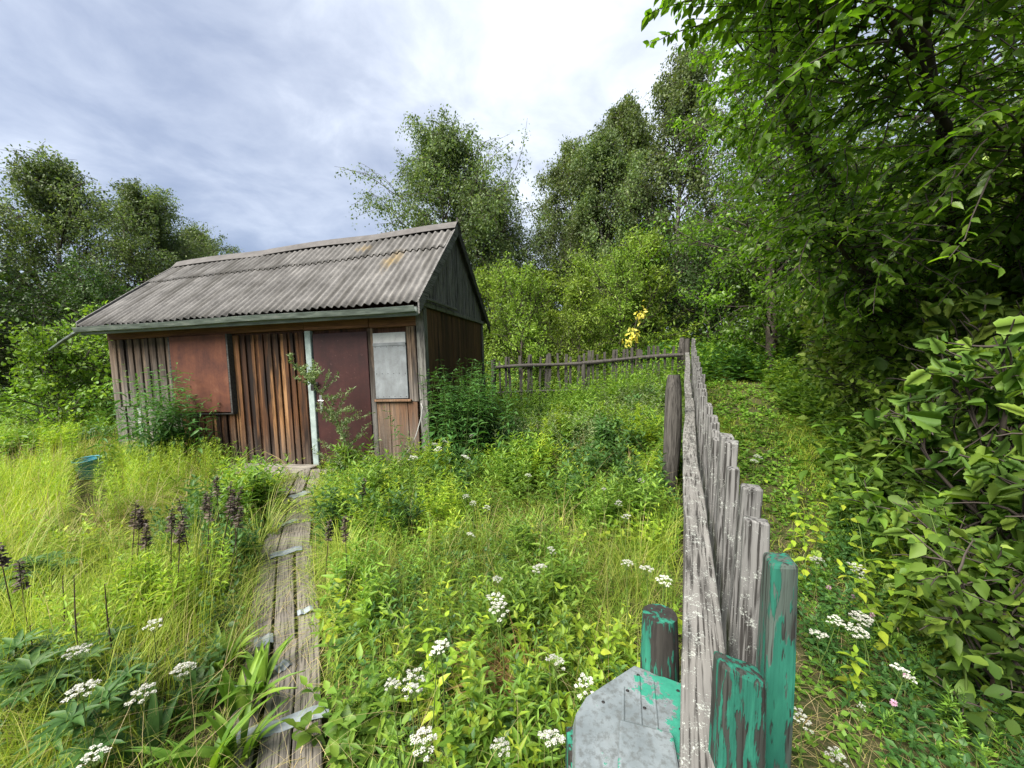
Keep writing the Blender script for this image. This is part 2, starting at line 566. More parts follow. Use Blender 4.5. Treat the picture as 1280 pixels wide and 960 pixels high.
def ground_mat():
    m, nd, lk, bs, out = new_mat('soil')
    tc = nd.new('ShaderNodeNewGeometry')
    n = noise(nd, lk, tc.outputs['Position'], 2.2, 8, .65)
    n2 = noise(nd, lk, tc.outputs['Position'], 22., 5, .7)
    c = ramp(nd, lk, n, [(.3, (.022, .03, .010)), (.5, (.035, .05, .014)), (.7, (.075, .07, .03))])
    c = mixc(nd, lk, ramp(nd, lk, n2, [(.45, 0.), (.62, .8)]), c, (.11, .085, .05))
    lk.new(c, bs.inputs['Base Color']); bs.inputs['Roughness'].default_value = .95
    bs.inputs['Specular IOR Level'].default_value = .1
    bump(nd, lk, bs, n2, .8, .03)
    return m


M['soil'] = ground_mat()

# ------------------------------------------------------------------ ground
def build_ground():
    xs = np.concatenate([np.linspace(-900, -45, 14)[:-1], np.linspace(-45, -12, 24)[:-1], np.linspace(-12, 12, 121)[:-1], np.linspace(12, 45, 24)[:-1], np.linspace(45, 900, 14)])
    ys = np.concatenate([np.linspace(-500, -12, 12)[:-1], np.linspace(-12, -2, 14)[:-1], np.linspace(-2, 14, 81)[:-1], np.linspace(14, 45, 24)[:-1], np.linspace(45, 1200, 16)])
    X, Y = np.meshgrid(xs, ys, indexing='ij')
    Z = ground_z(X, Y)
    v = np.stack([X, Y, Z], -1).reshape(-1, 3)
    i, j = np.meshgrid(np.arange(len(xs) - 1), np.arange(len(ys) - 1), indexing='ij')
    a = i * len(ys) + j
    f = np.stack([a, a + len(ys), a + len(ys) + 1, a + 1], -1).reshape(-1, 4)
    o = Geo().add(v, f).obj('ground', M['soil'], smooth=True)
    tag(o, kind='structure')


build_ground()

# ------------------------------------------------------------------ shed
TH = .191
HL, HW = 5.318, 2.886
YR, OE, OGR, OGL, ZE, ZR = 1.307, .325, .085, .12, 2.35, 3.77
shed_loc = (-1.103, 5.155, 0.0)
shed_rot = (0, -.035, -TH)


def shed_world(x, y, z=0.):
    u = np.array([math.cos(TH), -math.sin(TH)]); v = np.array([math.sin(TH), math.cos(TH)])
    q = np.array(shed_loc[:2]) + x * u + y * v
    return np.array([q[0], q[1], z + .035 * x])


def in_shed(x, y, pad=.1):
    dx, dy = x - shed_loc[0], y - shed_loc[1]
    lx = dx * math.cos(TH) - dy * math.sin(TH)
    ly = dx * math.sin(TH) + dy * math.cos(TH)
    return (lx > -HL - pad) & (lx < pad) & (ly > -pad) & (ly < HW + pad)


BROWN = [(.010, .007, .006), (.028, .014, .009), (.11, .048, .02), (.25, .125, .05), (.36, .22, .12)]
M['front_wood'] = wood_mat('front_wood', BROWN, weather=(.05, .75, (.12, .105, .09)), darkamt=(.47, .6), per_board=.55)
M['left_wood'] = wood_mat('left_wood', [(.02, .017, .015), (.07, .05, .036), (.14, .095, .065), (.26, .18, .115)], weather=(1.0, 1.95, (.19, .18, .168)), darkamt=(.48, .62), per_board=.55)
M['plate_wood'] = wood_mat('plate_wood', [(.06, .026, .014), (.12, .055, .028), (.19, .09, .045)], axis=0, darkamt=(.6, .8))
M['panel_wood'] = wood_mat('panel_wood', [(.11, .055, .032), (.17, .095, .055), (.24, .145, .085)], weather=(.2, 1.2, (.19, .17, .15)), darkamt=(.62, .8), per_board=.45)
M['side_wood'] = wood_mat('side_wood', [(.04, .02, .013), (.085, .04, .022), (.14, .068, .035)], darkamt=(.5, .7))
M['gable_wood'] = grey_wood_mat('gable_wood', base=(.19, .18, .175))
M['trim_wood'] = grey_wood_mat('trim_wood', base=(.17, .165, .15))
M['step_wood'] = grey_wood_mat('step_wood', axis=0, base=(.24, .22, .19))
M['dark_trim'] = grey_wood_mat('dark_trim', axis=0, base=(.07, .066, .062))


def fascia_mat():
    m, nd, lk, bs, out = new_mat('fascia_paint')
    n = noise(nd, lk, objco(nd, lk, (2, 12, 12)), 2., 6, .6)
    c = ramp(nd, lk, n, [(.3, (.045, .055, .045)), (.5, (.10, .125, .11)), (.62, (.16, .185, .165)), (.75, (.24, .235, .21))])
    lk.new(c, bs.inputs['Base Color']); bs.inputs['Roughness'].default_value = .6
    return m


def roof_mat():
    m, nd, lk, bs, out = new_mat('roof_sheet')
    v = objco(nd, lk)
    n = noise(nd, lk, v, 3.0, 8, .7)
    n2 = noise(nd, lk, v, 60., 4, .7)
    st = noise(nd, lk, objco(nd, lk, (9, .8, .8)), 1.0, 5, .65)
    c = ramp(nd, lk, n, [(.28, (.07, .067, .063)), (.5, (.135, .13, .124)), (.72, (.205, .197, .187))])
    c = mixc(nd, lk, 1., c, ramp(nd, lk, n2, [(.3, .72), (.7, 1.2)]), 'MULTIPLY')
    c = mixc(nd, lk, ramp(nd, lk, st, [(.36, .75), (.52, 0.)]), c, (.055, .052, .046))
    # ochre lichen in a few patches high on the slope
    d = nd.new('ShaderNodeVectorMath'); d.operation = 'DISTANCE'
    lk.new(objco(nd, lk, (1.5, .7, 1)), d.inputs[0]); d.inputs[1].default_value = (-1.05, .5, 3.1)
    d2 = nd.new('ShaderNodeVectorMath'); d2.operation = 'DISTANCE'
    lk.new(v, d2.inputs[0]); d2.inputs[1].default_value = (-1.35, .98, 3.5)
    lc = mathn(nd, lk, 'ADD', ramp(nd, lk, d.outputs['Value'], [(0., .5), (.6, 0.)]), ramp(nd, lk, d2.outputs['Value'], [(0., .4), (.4, 0.)]))
    lf = ramp(nd, lk, mathn(nd, lk, 'ADD', lc, mathn(nd, lk, 'MULTIPLY', n, .55)), [(.52, 0.), (.75, .7)])
    c = mixc(nd, lk, lf, c, (.25, .165, .035))
    lk.new(c, bs.inputs['Base Color']); bs.inputs['Roughness'].default_value = .9
    bs.inputs['Specular IOR Level'].default_value = .15
    bump(nd, lk, bs, n2, .5, .004)
    return m


def rust_mat(name, cols, scale=3.2, rough=.75, scratch=None):
    m, nd, lk, bs, out = new_mat(name)
    v = objco(nd, lk)
    n = noise(nd, lk, v, scale, 7, .62, .5)
    n2 = noise(nd, lk, v, scale * 11, 5, .7)
    st = noise(nd, lk, objco(nd, lk, (14, 14, 1.0)), 1.0, 4, .6)
    s = mathn(nd, lk, 'ADD', mathn(nd, lk, 'MULTIPLY', n, .6), mathn(nd, lk, 'ADD', mathn(nd, lk, 'MULTIPLY', n2, .18), mathn(nd, lk, 'MULTIPLY', st, .22)))
    c = ramp(nd, lk, s, [(.3 + .4 * i / (len(cols) - 1), q) for i, q in enumerate(cols)])
    if scratch:
        c = mixc(nd, lk, ramp(nd, lk, n2, [(.64, 0.), (.7, .6)]), c, scratch)
    lk.new(c, bs.inputs['Base Color']); bs.inputs['Roughness'].default_value = rough
    bs.inputs['Specular IOR Level'].default_value = .3
    bump(nd, lk, bs, n2, .35, .003)
    return m


M['fascia'] = fascia_mat()
M['roof'] = roof_mat()
M['ridge'] = rust_mat('ridge', [(.045, .041, .039), (.08, .074, .07), (.125, .117, .112)], 5)
M['rust'] = rust_mat('rust', [(.03, .012, .010), (.066, .022, .014), (.11, .038, .02), (.155, .068, .042)], 2.6, scratch=(.06, .02, .015))
M['maroon'] = rust_mat('maroon', [(.020, .010, .010), (.032, .012, .012), (.046, .016, .015), (.075, .036, .034)], 2.6, .5, scratch=(.16, .09, .085))
M['pale_sheet'] = rust_mat('pale_sheet', [(.08, .08, .08), (.15, .16, .168), (.20, .218, .23), (.27, .285, .295)], 4.5, .6, scratch=(.10, .085, .075))
M['pale_paint'] = rust_mat('pale_paint', [(.11, .13, .12), (.26, .32, .31), (.42, .48, .46)], 9, .7, scratch=(.09, .075, .06))
M['grey_board'] = rust_mat('grey_board', [(.2, .2, .2), (.36, .37, .37), (.45, .46, .46)], 7, .7)
M['iron'] = simple_mat('iron', (.03, .028, .027), .5, .5, .4, 30, .6)
M['cable'] = simple_mat('cable', (.36, .36, .35), .5, .4, .1, 20)
M['steel'] = simple_mat('steel', (.42, .42, .42), .35, .5, .2, 30, .8)


def boards(geo, x0, x1, z0, z1, w, rng, y=-.02, proud=.02, jag=.0, thick=.022, gapf=.04, mi=0):
    x = x0
    k = 0
    while x < x1 - .01:
        ww = min(w * rng.uniform(.75, 1.25), x1 - x)
        if x1 - (x + ww) < .03:
            ww = x1 - x
        yy = y - (proud if k % 2 else 0) - rng.uniform(0, .005)
        dz0 = rng.uniform(-jag, jag); dz1 = rng.uniform(-.4 * jag, .0)
        tilt = rng.uniform(-.006, .006)
        geo.box(x + ww * gapf, x + ww * (1 - gapf), yy - thick, yy, z0 + dz0, z1 + dz1, mi,
                skew=lambda v, t=tilt, z0=z0: v + np.stack([(v[:, 2] - z0) * t, 0 * v[:, 0], 0 * v[:, 0]], -1))
        x += ww
        k += 1


def build_shed():
    rng = np.random.default_rng(5)
    T = thing('shed', 'weathered brown wooden shed with a grey corrugated roof, maroon door and boarded windows', 'shed', shed_loc, shed_rot)
    # walls: a carcass and the boards nailed on it
    g = Geo()
    g.box(-HL + .01, -.01, .012, .10, -.3, 2.58); g.box(-HL + .01, -.01, HW - .1, HW - .01, -.3, 2.58)
    g.box(-HL + .02, -HL + .1, .1, HW - .1, -.3, 2.45); g.box(-.1, -.02, .1, HW - .1, -.3, 2.45)
    g.obj('wall', M['side_wood'], T)
    g = Geo()
    boards(g, -HL, -4.03, 1.10, 2.15, .075, rng, jag=.012)
    boards(g, -HL - .01, -4.03, -.15, 1.09, .10, rng, y=-.014, jag=.01)
    bevel(g.obj('left_cladding', M['left_wood'], T), .003)
    g = Geo()
    boards(g, -4.02, -3.0, -.15, .99, .075, rng, jag=.01)
    boards(g, -3.0, -1.80, .10, 2.12, .066, rng, y=-.012, proud=.022, jag=.01)
    bevel(g.obj('cladding', M['front_wood'], T), .003)
    g = Geo()
    boards(g, -.765, -.12, .0, 1.11, .155, rng, proud=.004, gapf=.015)
    bevel(g.obj('window_apron', M['panel_wood'], T), .003)
    g = Geo()
    boards(g, -.235, -.10, 1.115, 2.12, .07, rng, proud=.006)
    g.box(-.80, -.725, -.05, .01, .0, 2.12)
    bevel(g.obj('jamb_board', M['left_wood'], T), .003)
    g = Geo()
    g.box(-HL - .01, -1.782, -.05, .011, 2.155, 2.36); g.box(-1.778, -.775, -.056, .011, 2.135, 2.36); g.box(-.771, -.06, -.05, .011, 2.125, 2.36)
    bevel(g.obj('top_plate', M['plate_wood'], T), .004)
    # right-hand end wall
    g = Geo()
    yy = .06
    while yy < HW - .02:
        w = min(rng.uniform(.12, .2), HW - .01 - yy)
        g.box(-.02, .012 + rng.uniform(0, .006), yy + .003, yy + w - .003, -.3, 2.36)
        yy += w
    bevel(g.obj('end_cladding', M['side_wood'], T), .003)
    g = Geo()
    g.box(-.085, .03, -.06, .05, -.2, 2.40)
    bevel(g.obj('corner_board', M['trim_wood'], T), .004)
    g = Geo()
    g.box(-.06, .034, HW - .06, HW + .02, -.2, 2.40)
    bevel(g.obj('corner_board', M['trim_wood'], T), .004)
    # gable
    g = Geo()
    yy = .03
    sl = (ZR - ZE) / (YR + OE)
    while yy < HW - .03:
        w = min(rng.uniform(.06, .085), HW - .02 - yy)
        ym = yy + w / 2
        top = ZE + (OE + ym) * sl if ym < YR else ZR - (ym - YR) * (ZR - ZE) / (HW + OE - YR)
        x1 = .02 + rng.uniform(0, .012)
        g.box(-.03, x1, yy + .004, yy + w - .004, 2.40, top - .07)
        yy += w
    bevel(g.obj('gable', M['gable_wood'], T), .002)
    g = Geo()
    g.box(.012, .05, -.05, HW + .05, 2.37, 2.43)
    g.box(.052, .09, -.12, 1.15, 2.45, 2.485)
    bevel(g.obj('gable_rail', M['trim_wood'], T), .004)
    # roof sheets: two courses of corrugated sheet on each slope
    rf = thing('roof', None, None)
    rf.parent = T

    def slope(name, y0, z0, y1, z1, courses):
        for (a, b, lift, ph) in courses:
            nx = 51 * 9
            xs = np.linspace(-HL - OGL, OGR - .015, nx + 1)
            nt = 7
            t = np.linspace(a, b, nt)
            X, Tt = np.meshgrid(xs, t, indexing='ij')
            rag = .018 * np.sin(np.floor((X + 20) / 1.08) * 12.9898) + .006 * np.sin(X * 9.)
            Te = Tt + np.where(Tt == a, rag, 0)
            Y = y0 + (y1 - y0) * Te
            Z = z0 + (z1 - z0) * Te
            nrm = np.array([-(z1 - z0), (y1 - y0)]); nrm = nrm / np.linalg.norm(nrm)
            if nrm[1] < 0:
                nrm = -nrm
            wv = .018 * np.cos((X + ph) / .108 * 2 * PI) + lift + .012 * np.sin(X * 1.3 + 1) * np.sin(Te * 3) + .008 * np.sin(np.floor((X + 20) / 1.08) * 7.1)
            Y = Y + nrm[0] * wv
            Z = Z + nrm[1] * wv + .03 * X * np.clip(Te, 0, 1)
            v = np.stack([X, Y, Z], -1).reshape(-1, 3)
            i, j = np.meshgrid(np.arange(nx), np.arange(nt - 1), indexing='ij')
            q = i * nt + j
            f = np.stack([q, q + nt, q + nt + 1, q + 1], -1).reshape(-1, 4)
            o = Geo().add(v, f).obj('roof_course', M['roof'], rf, smooth=True)
            sd_ = o.modifiers.new('thickness', 'SOLIDIFY'); sd_.thickness = .009; sd_.offset = -1 if True else 0
    slope('front', -OE, ZE, YR, ZR, [(0., .70, .03, 0.), (.655, .995, .052, .01)])
    slope('back', HW + OE, ZE, YR, ZR, [(0., .7, .03, 0.), (.655, .995, .05, 0.)])
    # ridge cap in three overlapping lengths
    for k, (xa, xb) in enumerate(((-HL - .14, -3.4), (-3.47, -1.2), (-1.27, OGR + .03))):
        n = 8
        xs = np.linspace(xa, xb, n)
        prof = [(-.17, -.115), (-.07, .0), (0, .035), (.07, .0), (.17, -.115)]
        v = np.array([[x, YR + py, ZR + .075 + pz + .03 * x + .006 * k + .012 * math.sin(x * 2.3 + k)] for x in xs for py, pz in prof])
        f = [[i * 5 + j, (i + 1) * 5 + j, (i + 1) * 5 + j + 1, i * 5 + j + 1] for i in range(n - 1) for j in range(4)]
        o = Geo().add(v, f).obj('ridge_cap', M['ridge'], rf)
        o.modifiers.new('thickness', 'SOLIDIFY').thickness = .006
    # barge boards on both ends
    bw, bd = grey_wood_mat('barge_wood', axis=1, base=(.16, .155, .15)), grey_wood_mat('barge_dark', axis=1, base=(.05, .048, .046))
    for x, xw in ((OGR, .024), (-HL - OGL - .01, .024)):
        dz = .03 * x
        for gm, (ya, za, yb, zb) in ((bw, (-OE - .02, ZE + .02, YR, ZR + .05)), (bd, (HW + OE + .02, ZE - .02, YR, ZR + .05))):
            v = []
            for xx in (x, x + xw):
                for (y, z, e) in ((ya, za - .13, 0), (ya, za + .05, 0), (yb, zb + .045, 1), (yb, zb - .14, 1)):
                    v.append([xx, y, z + dz * e])
            bevel(Geo().add(v, [[0, 3, 2, 1], [4, 5, 6, 7], [0, 1, 5, 4], [1, 2, 6, 5], [2, 3, 7, 6], [3, 0, 4, 7]]).obj('bargeboard', gm, T), .003)
    g = Geo(); g.box(OGR + .0, OGR + .03, YR - .012, YR + .012, ZR, ZR + .19)
    g.obj('finial', M['dark_trim'], T)
    # eave: soffit, fascia, gutter
    g = Geo(); g.box(-HL - .05, .05, -.28, -.06, 2.325, 2.345)
    g.obj('soffit', M['dark_trim'], T)
    g = Geo(); g.box(-HL - .10, OGR - .02, -.315, -.285, 2.225, 2.318)
    bevel(g.obj('fascia', M['fascia'], T), .003)
    # V shaped gutter under the sheet edge, running out at the far end
    g = Geo()
    n = 30
    xs = np.linspace(-HL - .13, OGR - .03, n)
    prof = [(-.395, .005), (-.372, -.06), (-.318, -.07), (-.318, -.004)]
    v = np.array([[x, y, 2.335 + z + .006 * math.sin(x * 2.1) - (.0 if x > -3 else .004 * (-3 - x))] for x in xs for y, z in prof])
    f = [[i * 4 + j, (i + 1) * 4 + j, (i + 1) * 4 + j + 1, i * 4 + j + 1] for i in range(n - 1) for j in range(3)]
    g.add(v, f)
    o = g.obj('gutter', M['fascia'], T)
    o.modifiers.new('thickness', 'SOLIDIFY').thickness = .005
    g = Geo()
    tube1(g, [(-HL - .08, -.345, 2.29), (-HL - .35, -.37, 2.16), (-HL - .62, -.39, 2.02)], [.028, .026, .022], 7)
    g.obj('spout', M['fascia'], T)
    # the rusty shutter box over the left window
    sh = Geo().box(-4.045, -3.035, -.115, -.095, 1.0, 2.145).obj('shutter', M['rust'], T)
    bevel(sh, .004)
    g = Geo(); g.box(-3.032, -3.0, -.118, -.03, .985, 2.15); g.box(-4.08, -4.047, -.112, -.03, 1.0, 2.15); g.box(-4.08, -3.0, -.1, -.03, .965, .983)
    bevel(g.obj('shutter_frame', M['dark_trim'], sh), .003)
    # door with its frame
    dr = Geo().box(-1.655, -.815, -.045, -.005, .235, 2.085).obj('door', M['maroon'], T)
    bevel(dr, .005)
    for z0, z1 in ((.26, .30), (2.03, 2.06)):
        Geo().box(-1.63, -.84, -.0475, -.046, z0, z1).obj('door_fold', M['maroon'], dr)
    g = Geo(); g.box(-1.605, -1.562, -.053, -.046, .99, 1.22)
    pl = bevel(g.obj('lock_plate', M['steel'], dr), .003)
    g = Geo()
    tube1(g, [(-1.585, -.05, 1.15), (-1.585, -.095, 1.15), (-1.50, -.098, 1.145)], .009, 7)
    g.obj('handle', M['steel'], dr)
    g = Geo(); g.box(-1.70, -1.585, -.083, -.068, 1.375, 1.41); g.box(-1.69, -1.635, -.105, -.085, 1.29, 1.37)
    tube1(g, [(-1.68, -.095, 1.37), (-1.68, -.095, 1.41), (-1.645, -.095, 1.41), (-1.645, -.095, 1.37)], .006, 6)
    bevel(g.obj('padlock', M['iron'], dr), .003)
    g = Geo(); g.box(-1.765, -1.672, -.066, .0, .17, 2.132)
    bevel(g.obj('door_post', M['pale_paint'], T), .006)
    # boarded window
    wi = Geo().box(-.72, -.245, -.06, -.035, 1.16, 1.895).obj('window_sheet', M['pale_sheet'], T)
    bevel(wi, .003)
    bevel(Geo().box(-.72, -.245, -.058, -.035, 1.905, 2.05).obj('upper_sheet', M['grey_board'], wi), .003)
    bevel(Geo().box(-.722, -.247, -.066, -.062, 1.875, 1.915).obj('tin_strip', M['pale_sheet'], wi), .001)
    g = Geo()
    for x in np.linspace(-.69, -.27, 6):
        for z in (1.185, 1.5, 1.86):
            g.box(x - .004, x + .004, -.064, -.0605, z - .004, z + .004)
    g.obj('nail', M['iron'], wi)
    bevel(Geo().box(-.74, -.20, -.085, -.047, 1.118, 1.148).obj('window_sill', M['panel_wood'], T), .004)
    # light board on the left part, white cable at the corner, step in front of the door
    bevel(Geo().box(-4.835, -4.765, -.075, -.058, .1, 1.075).obj('white_board', M['grey_board'], T), .003)
    g = Geo()
    p = [(-.06, -.075, 1.09), (-.03, -.10, 1.04), (-.05, -.12, .9), (-.13, -.13, .66), (-.24, -.14, .47), (-.34, -.13, .36), (-.45, -.1, .28)]
    tube1(g, p, .0065, 6)
    g.obj('cable', M['cable'], T)
    st = thing('wooden_step', 'grey plank step below the maroon door of the shed', 'step', shed_loc, shed_rot)
    for (x0, x1, y0, y1, z0, z1) in ((-3.2, -1.72, -.44, -.27, .18, .225), (-3.16, -1.66, -.262, -.085, .185, .232), (-3.22, -1.70, -.425, -.40, -.1, .178), (-1.68, -.4, -.36, -.10, .12, .17)):
        bevel(Geo().box(x0, x1, y0, y1, z0, z1).obj('step_plank', M['step_wood'], st), .006)


build_shed()

# ------------------------------------------------------------------ plank walk
M['walk_wood'] = grey_wood_mat('walk_wood', axis=1, base=(.17, .152, .13), lichen=.0)
M['zinc'] = rust_mat('zinc', [(.09, .10, .11), (.19, .215, .235), (.28, .32, .35)], 14, .5, scratch=(.12, .1, .09))


def build_walk():
    rng = np.random.default_rng(8)
    W = thing('plank_walk', 'narrow walk of old grey planks with tin strips leading to the shed', 'walkway')
    knots = [np.array([-.62, .75]), np.array([-1.32, 2.12]), np.array([-1.92, 3.15]), np.array([-2.5, 4.35])]
    for s in range(3):
        a, b = knots[s], knots[s + 1]
        d = (b - a) / np.linalg.norm(b - a)
        nn = np.array([d[1], -d[0]])
        offs = np.array([-.13, 0., .13]) if s < 2 else np.array([-.12, .01, .125])
        for k, of in enumerate(offs):
            w = .118 + rng.uniform(-.012, .012)
            e0, e1 = rng.uniform(-.06, .03), rng.uniform(-.03, .06)
            L = np.linalg.norm(b - a)
            p0 = a + nn * of + d * e0
            Lp = L - .02 + e1 - e0
            zz0 = float(ground_z(*(a))) + .035; zz1 = float(ground_z(*(b))) + .035
            g = Geo().box(-w / 2, w / 2, 0, Lp, -.03, 0)
            o = bevel(g.obj('plank', M['walk_wood'], W), .005)
            o.location = (p0[0], p0[1], zz0 + rng.uniform(-.006, .006))
            o.rotation_euler = (math.atan2(zz1 - zz0, Lp), rng.uniform(-.03, .03), math.atan2(-d[0], d[1]) + rng.uniform(-.015, .015))
    # tin strips nailed across
    for (pa, pb, wid) in (((296, 936), (412, 899), .07), ((318, 816), (342, 806), .08), ((345, 850), (362, 838), .06), ((338, 702), (378, 691), .08), ((343, 665), (372, 655), .06), ((364, 627), (386, 619), .12), ((372, 775), (392, 768), .05)):
        a, b = at(*pa), at(*pb)
        a[2] = float(ground_z(a[0], a[1])) + .045; b[2] = float(ground_z(b[0], b[1])) + .05
        d = b - a; L = np.linalg.norm(d)
        n = 6
        v = []
        for i in range(n):
            c = a + d * i / (n - 1)
            nn = np.array([-d[1], d[0], 0]) / L * wid / 2
            z = .006 * math.sin(i * 2.1)
            v += [c - nn + [0, 0, z - .004], c + [0, 0, z + .004], c + nn + [0, 0, z]]
        f = [[i * 3 + j, i * 3 + 3 + j, i * 3 + 4 + j, i * 3 + 1 + j] for i in range(n - 1) for j in range(2)]
        o = Geo().add(v, f).obj('tin_strip', M['zinc'], W)
        o.modifiers.new('thickness', 'SOLIDIFY').thickness = .003
    # plank ramp up to the step
    Rm = thing('plank_ramp', 'short ramp of split grey planks between the walk and the door step', 'ramp')
    base = at(372, 606); 
    for k in range(4):
        x = -.3 + k * .15
        g = Geo().box(x - .066, x + .066, -.32, .5, -.028, 0)
        o = bevel(g.obj('plank', M['walk_wood'], Rm), .006)
        o.location = (-2.52, 4.78, .13 + rng.uniform(-.006, .012))
        o.rotation_euler = (.06, rng.uniform(-.05, .05), .42 + rng.uniform(-.08, .08))


build_walk()

# ------------------------------------------------------------------ fences
M['picket_wood'] = grey_wood_mat('picket_wood', base=(.20, .196, .188), lichen=-.01)
M['rail_wood'] = grey_wood_mat('rail_wood', axis=1, base=(.195, .188, .175), lichen=.005)
M['dark_picket'] = grey_wood_mat('dark_picket', base=(.085, .078, .07))
M['green_wood'] = grey_wood_mat('green_wood', base=(.075, .10, .085), green=.12, green_scale=14.)
M['green_worn'] = grey_wood_mat('green_worn', base=(.05, .056, .048), green=.125, green_scale=44.)
M['green_post'] = grey_wood_mat('green_post', base=(.035, .032, .028), green=.08, green_scale=26.)


def picket_geo(rng, w, t, h, slant=0., rough=.004):
    """An old sawn picket: slightly twisted, with a worn, slanting end."""
    n = 7
    v = []
    for i in range(n):
        z = h * i / (n - 1)
        ww = w * (1 + rng.uniform(-.04, .04)) * (1 if i < n - 1 else .93)
        tt = t * (1 + rng.uniform(-.06, .06)) * (1 if i < n - 1 else .9)
        ox, oy = rng.normal(0, rough, 2)
        for sx, sy in ((-1, -1), (1, -1), (1, 1), (-1, 1)):
            dz = (slant * sx * w / 2) if i == n - 1 else 0
            v.append([ox + sx * ww / 2, oy + sy * tt / 2, z + dz + (rng.uniform(-.004, .004) if i == n - 1 else 0)])
    f = []
    for i in range(n - 1):
        for j in range(4):
            j2 = (j + 1) % 4
            f.append([i * 4 + j, i * 4 + j2, i * 4 + 4 + j2, i * 4 + 4 + j])
    f += [[3, 2, 1, 0], [(n - 1) * 4, (n - 1) * 4 + 1, (n - 1) * 4 + 2, (n - 1) * 4 + 3]]
    return Geo().add(v, f)


def fence_pt(s, l=0.):
    q = F0 + FD * s + FN * l
    return q


FANG = math.atan2(-FD[0], FD[1])        # rotation that takes +Y to the fence direction


def rail_z(s):
    return EZ - .75 + float(rise(s))


def build_fence():
    rng = np.random.default_rng(12)
    T = thing('picket_fence', 'long grey picket fence running uphill along the grassy path, with green end pickets', 'fence')
    # rails: two lengths, the upper one overlapping
    for (s0, s1, l, w, h, dz) in ((-.42, 4.9, 0., .098, .052, 0.), (4.6, 9.15, -.01, .085, .055, .055)):
        n = 26
        v = []
        for i in range(n):
            s = s0 + (s1 - s0) * i / (n - 1)
            q = fence_pt(s, l + .008 * math.sin(s * 1.9))
            ww = w * (1 + .05 * math.sin(s * 5.1) + rng.uniform(-.02, .02))
            z = rail_z(s) + dz + .006 * math.sin(s * 2.7)
            for a, b in ((-1, -1), (1, -1), (1, 0), (-1, 0)):
                p = q + FN * a * ww / 2
                v.append([p[0], p[1], z + b * h])
        f = []
        for i in range(n - 1):
            for j in range(4):
                j2 = (j + 1) % 4
                f.append([i * 4 + j, i * 4 + j2, i * 4 + 4 + j2, i * 4 + 4 + j])
        f += [[3, 2, 1, 0], [(n - 1) * 4 + k for k in range(4)]]
        # local frame along the fence, so the grain runs along the rail
        v = np.array(v)
        c = np.array([*F0, 0.])
        ca, sa = math.cos(-FANG), math.sin(-FANG)
        vv = v - c
        vv = np.stack([vv[:, 0] * ca - vv[:, 1] * sa, vv[:, 0] * sa + vv[:, 1] * ca, vv[:, 2]], -1)
        o = Geo().add(vv, f).obj('rail', M['rail_wood'], T)
        o.location = c; o.rotation_euler = (0, 0, FANG)
        bevel(o, .008, 2)
    # lower rail, half hidden in the weeds
    g = Geo()
    tube1(g, [(*fence_pt(s), rail_z(s) - .52) for s in np.linspace(-.3, 9.1, 12)], .035, 6)
    g.obj('lower_rail', M['dark_picket'], T)
    # pickets
    ss = [.115, .304, .503, .74, .955, 1.04]
    s = 1.2
    while s < 9.1:
        ss.append(s)
        s += rng.uniform(.125, .185)
    tops = {0: .37, 1: .365, 2: .375, 3: .36, 4: .40, 5: .41}
    for k, s in enumerate(ss):
        w = rng.uniform(.05, .065); t = rng.uniform(.042, .058)
        top = tops.get(k, .345 + .022 * rng.uniform(-1, 1))
        l = .10 + rng.uniform(-.006, .008)
        if k in (1, 2):
            w, t, l = .06, .056, .10
        if k == 0:
            continue
        q = fence_pt(s, l)
        zb = float(ground_z(*q)) - .05
        zt = rail_z(s) + top
        o = picket_geo(rng, w, t, zt - zb, rng.uniform(-.15, .15)).obj('picket', M['picket_wood'], T)
        o.location = (q[0], q[1], zb)
        o.rotation_euler = (rng.normal(0, .008), rng.normal(0, .012), FANG + PI / 2 + rng.normal(0, .07))
        if k % 5 == 2:
            o['label'] = 'grey picket with white lichen'
        bevel(o, .005, 2)
    # the tall green picket and the short dark green one at the very end
    q = fence_pt(.115, .128)
    zb = float(ground_z(*q)) - .05
    o = picket_geo(rng, .05, .068, EZ - .405 - zb, 0., .002).obj('picket', M['green_wood'], T)
    o.location = (q[0], q[1], zb); o.rotation_euler = (-.01, .0, FANG + .12); o['label'] = 'tall picket with mostly intact green paint'
    bevel(o, .007, 2)
    q = np.array([.412, .662])
    zb = float(ground_z(*q)) - .05
    o = picket_geo(rng, .085, .05, EZ - .56 - zb, -.35, .002).obj('picket', M['green_worn'], T)
    o.location = (q[0], q[1], zb); o.rotation_euler = (.0, .0, -.12); o['label'] = 'short dark picket with peeling green paint'
    bevel(o, .008, 2)
    # round posts on the garden side
    for (x, y, top, r, m, lab) in ((.388, .945, EZ - .665, .047, M['green_post'], 'short round post with flaking green paint'),):
        zb = float(ground_z(x, y)) - .1
        g = Geo()
        n = 9
        zz = np.linspace(0, top - zb, n)
        rr = r * (1 + .03 * np.sin(zz * 9))
        rr[-1] = r * .9
        tube1(g, np.stack([.006 * np.sin(zz * 4), .006 * np.cos(zz * 5), zz], -1), rr, 16)
        o = g.obj('post', m, T, smooth=False)
        o.location = (x, y, zb); o['label'] = lab
    for s, l, h, r, tl in ((3.67, -.19, .41, .085, .03), (8.95, -.12, .35, .07, .0)):
        q = fence_pt(s, l)
        zb = float(ground_z(*q)) - .1
        H = rail_z(s) + h - zb
        g = Geo()
        zz = np.linspace(0, H, 10)
        rr = r * (1 + .06 * np.sin(zz * 5 + s)); rr[-1] = r * .72
        tube1(g, np.stack([.01 * np.sin(zz * 3), .01 * np.cos(zz * 4), zz], -1), rr, 12)
        o = g.obj('post', M['dark_picket'], T)
        o.location = (q[0], q[1], zb); o.rotation_euler = (0, tl, 0)

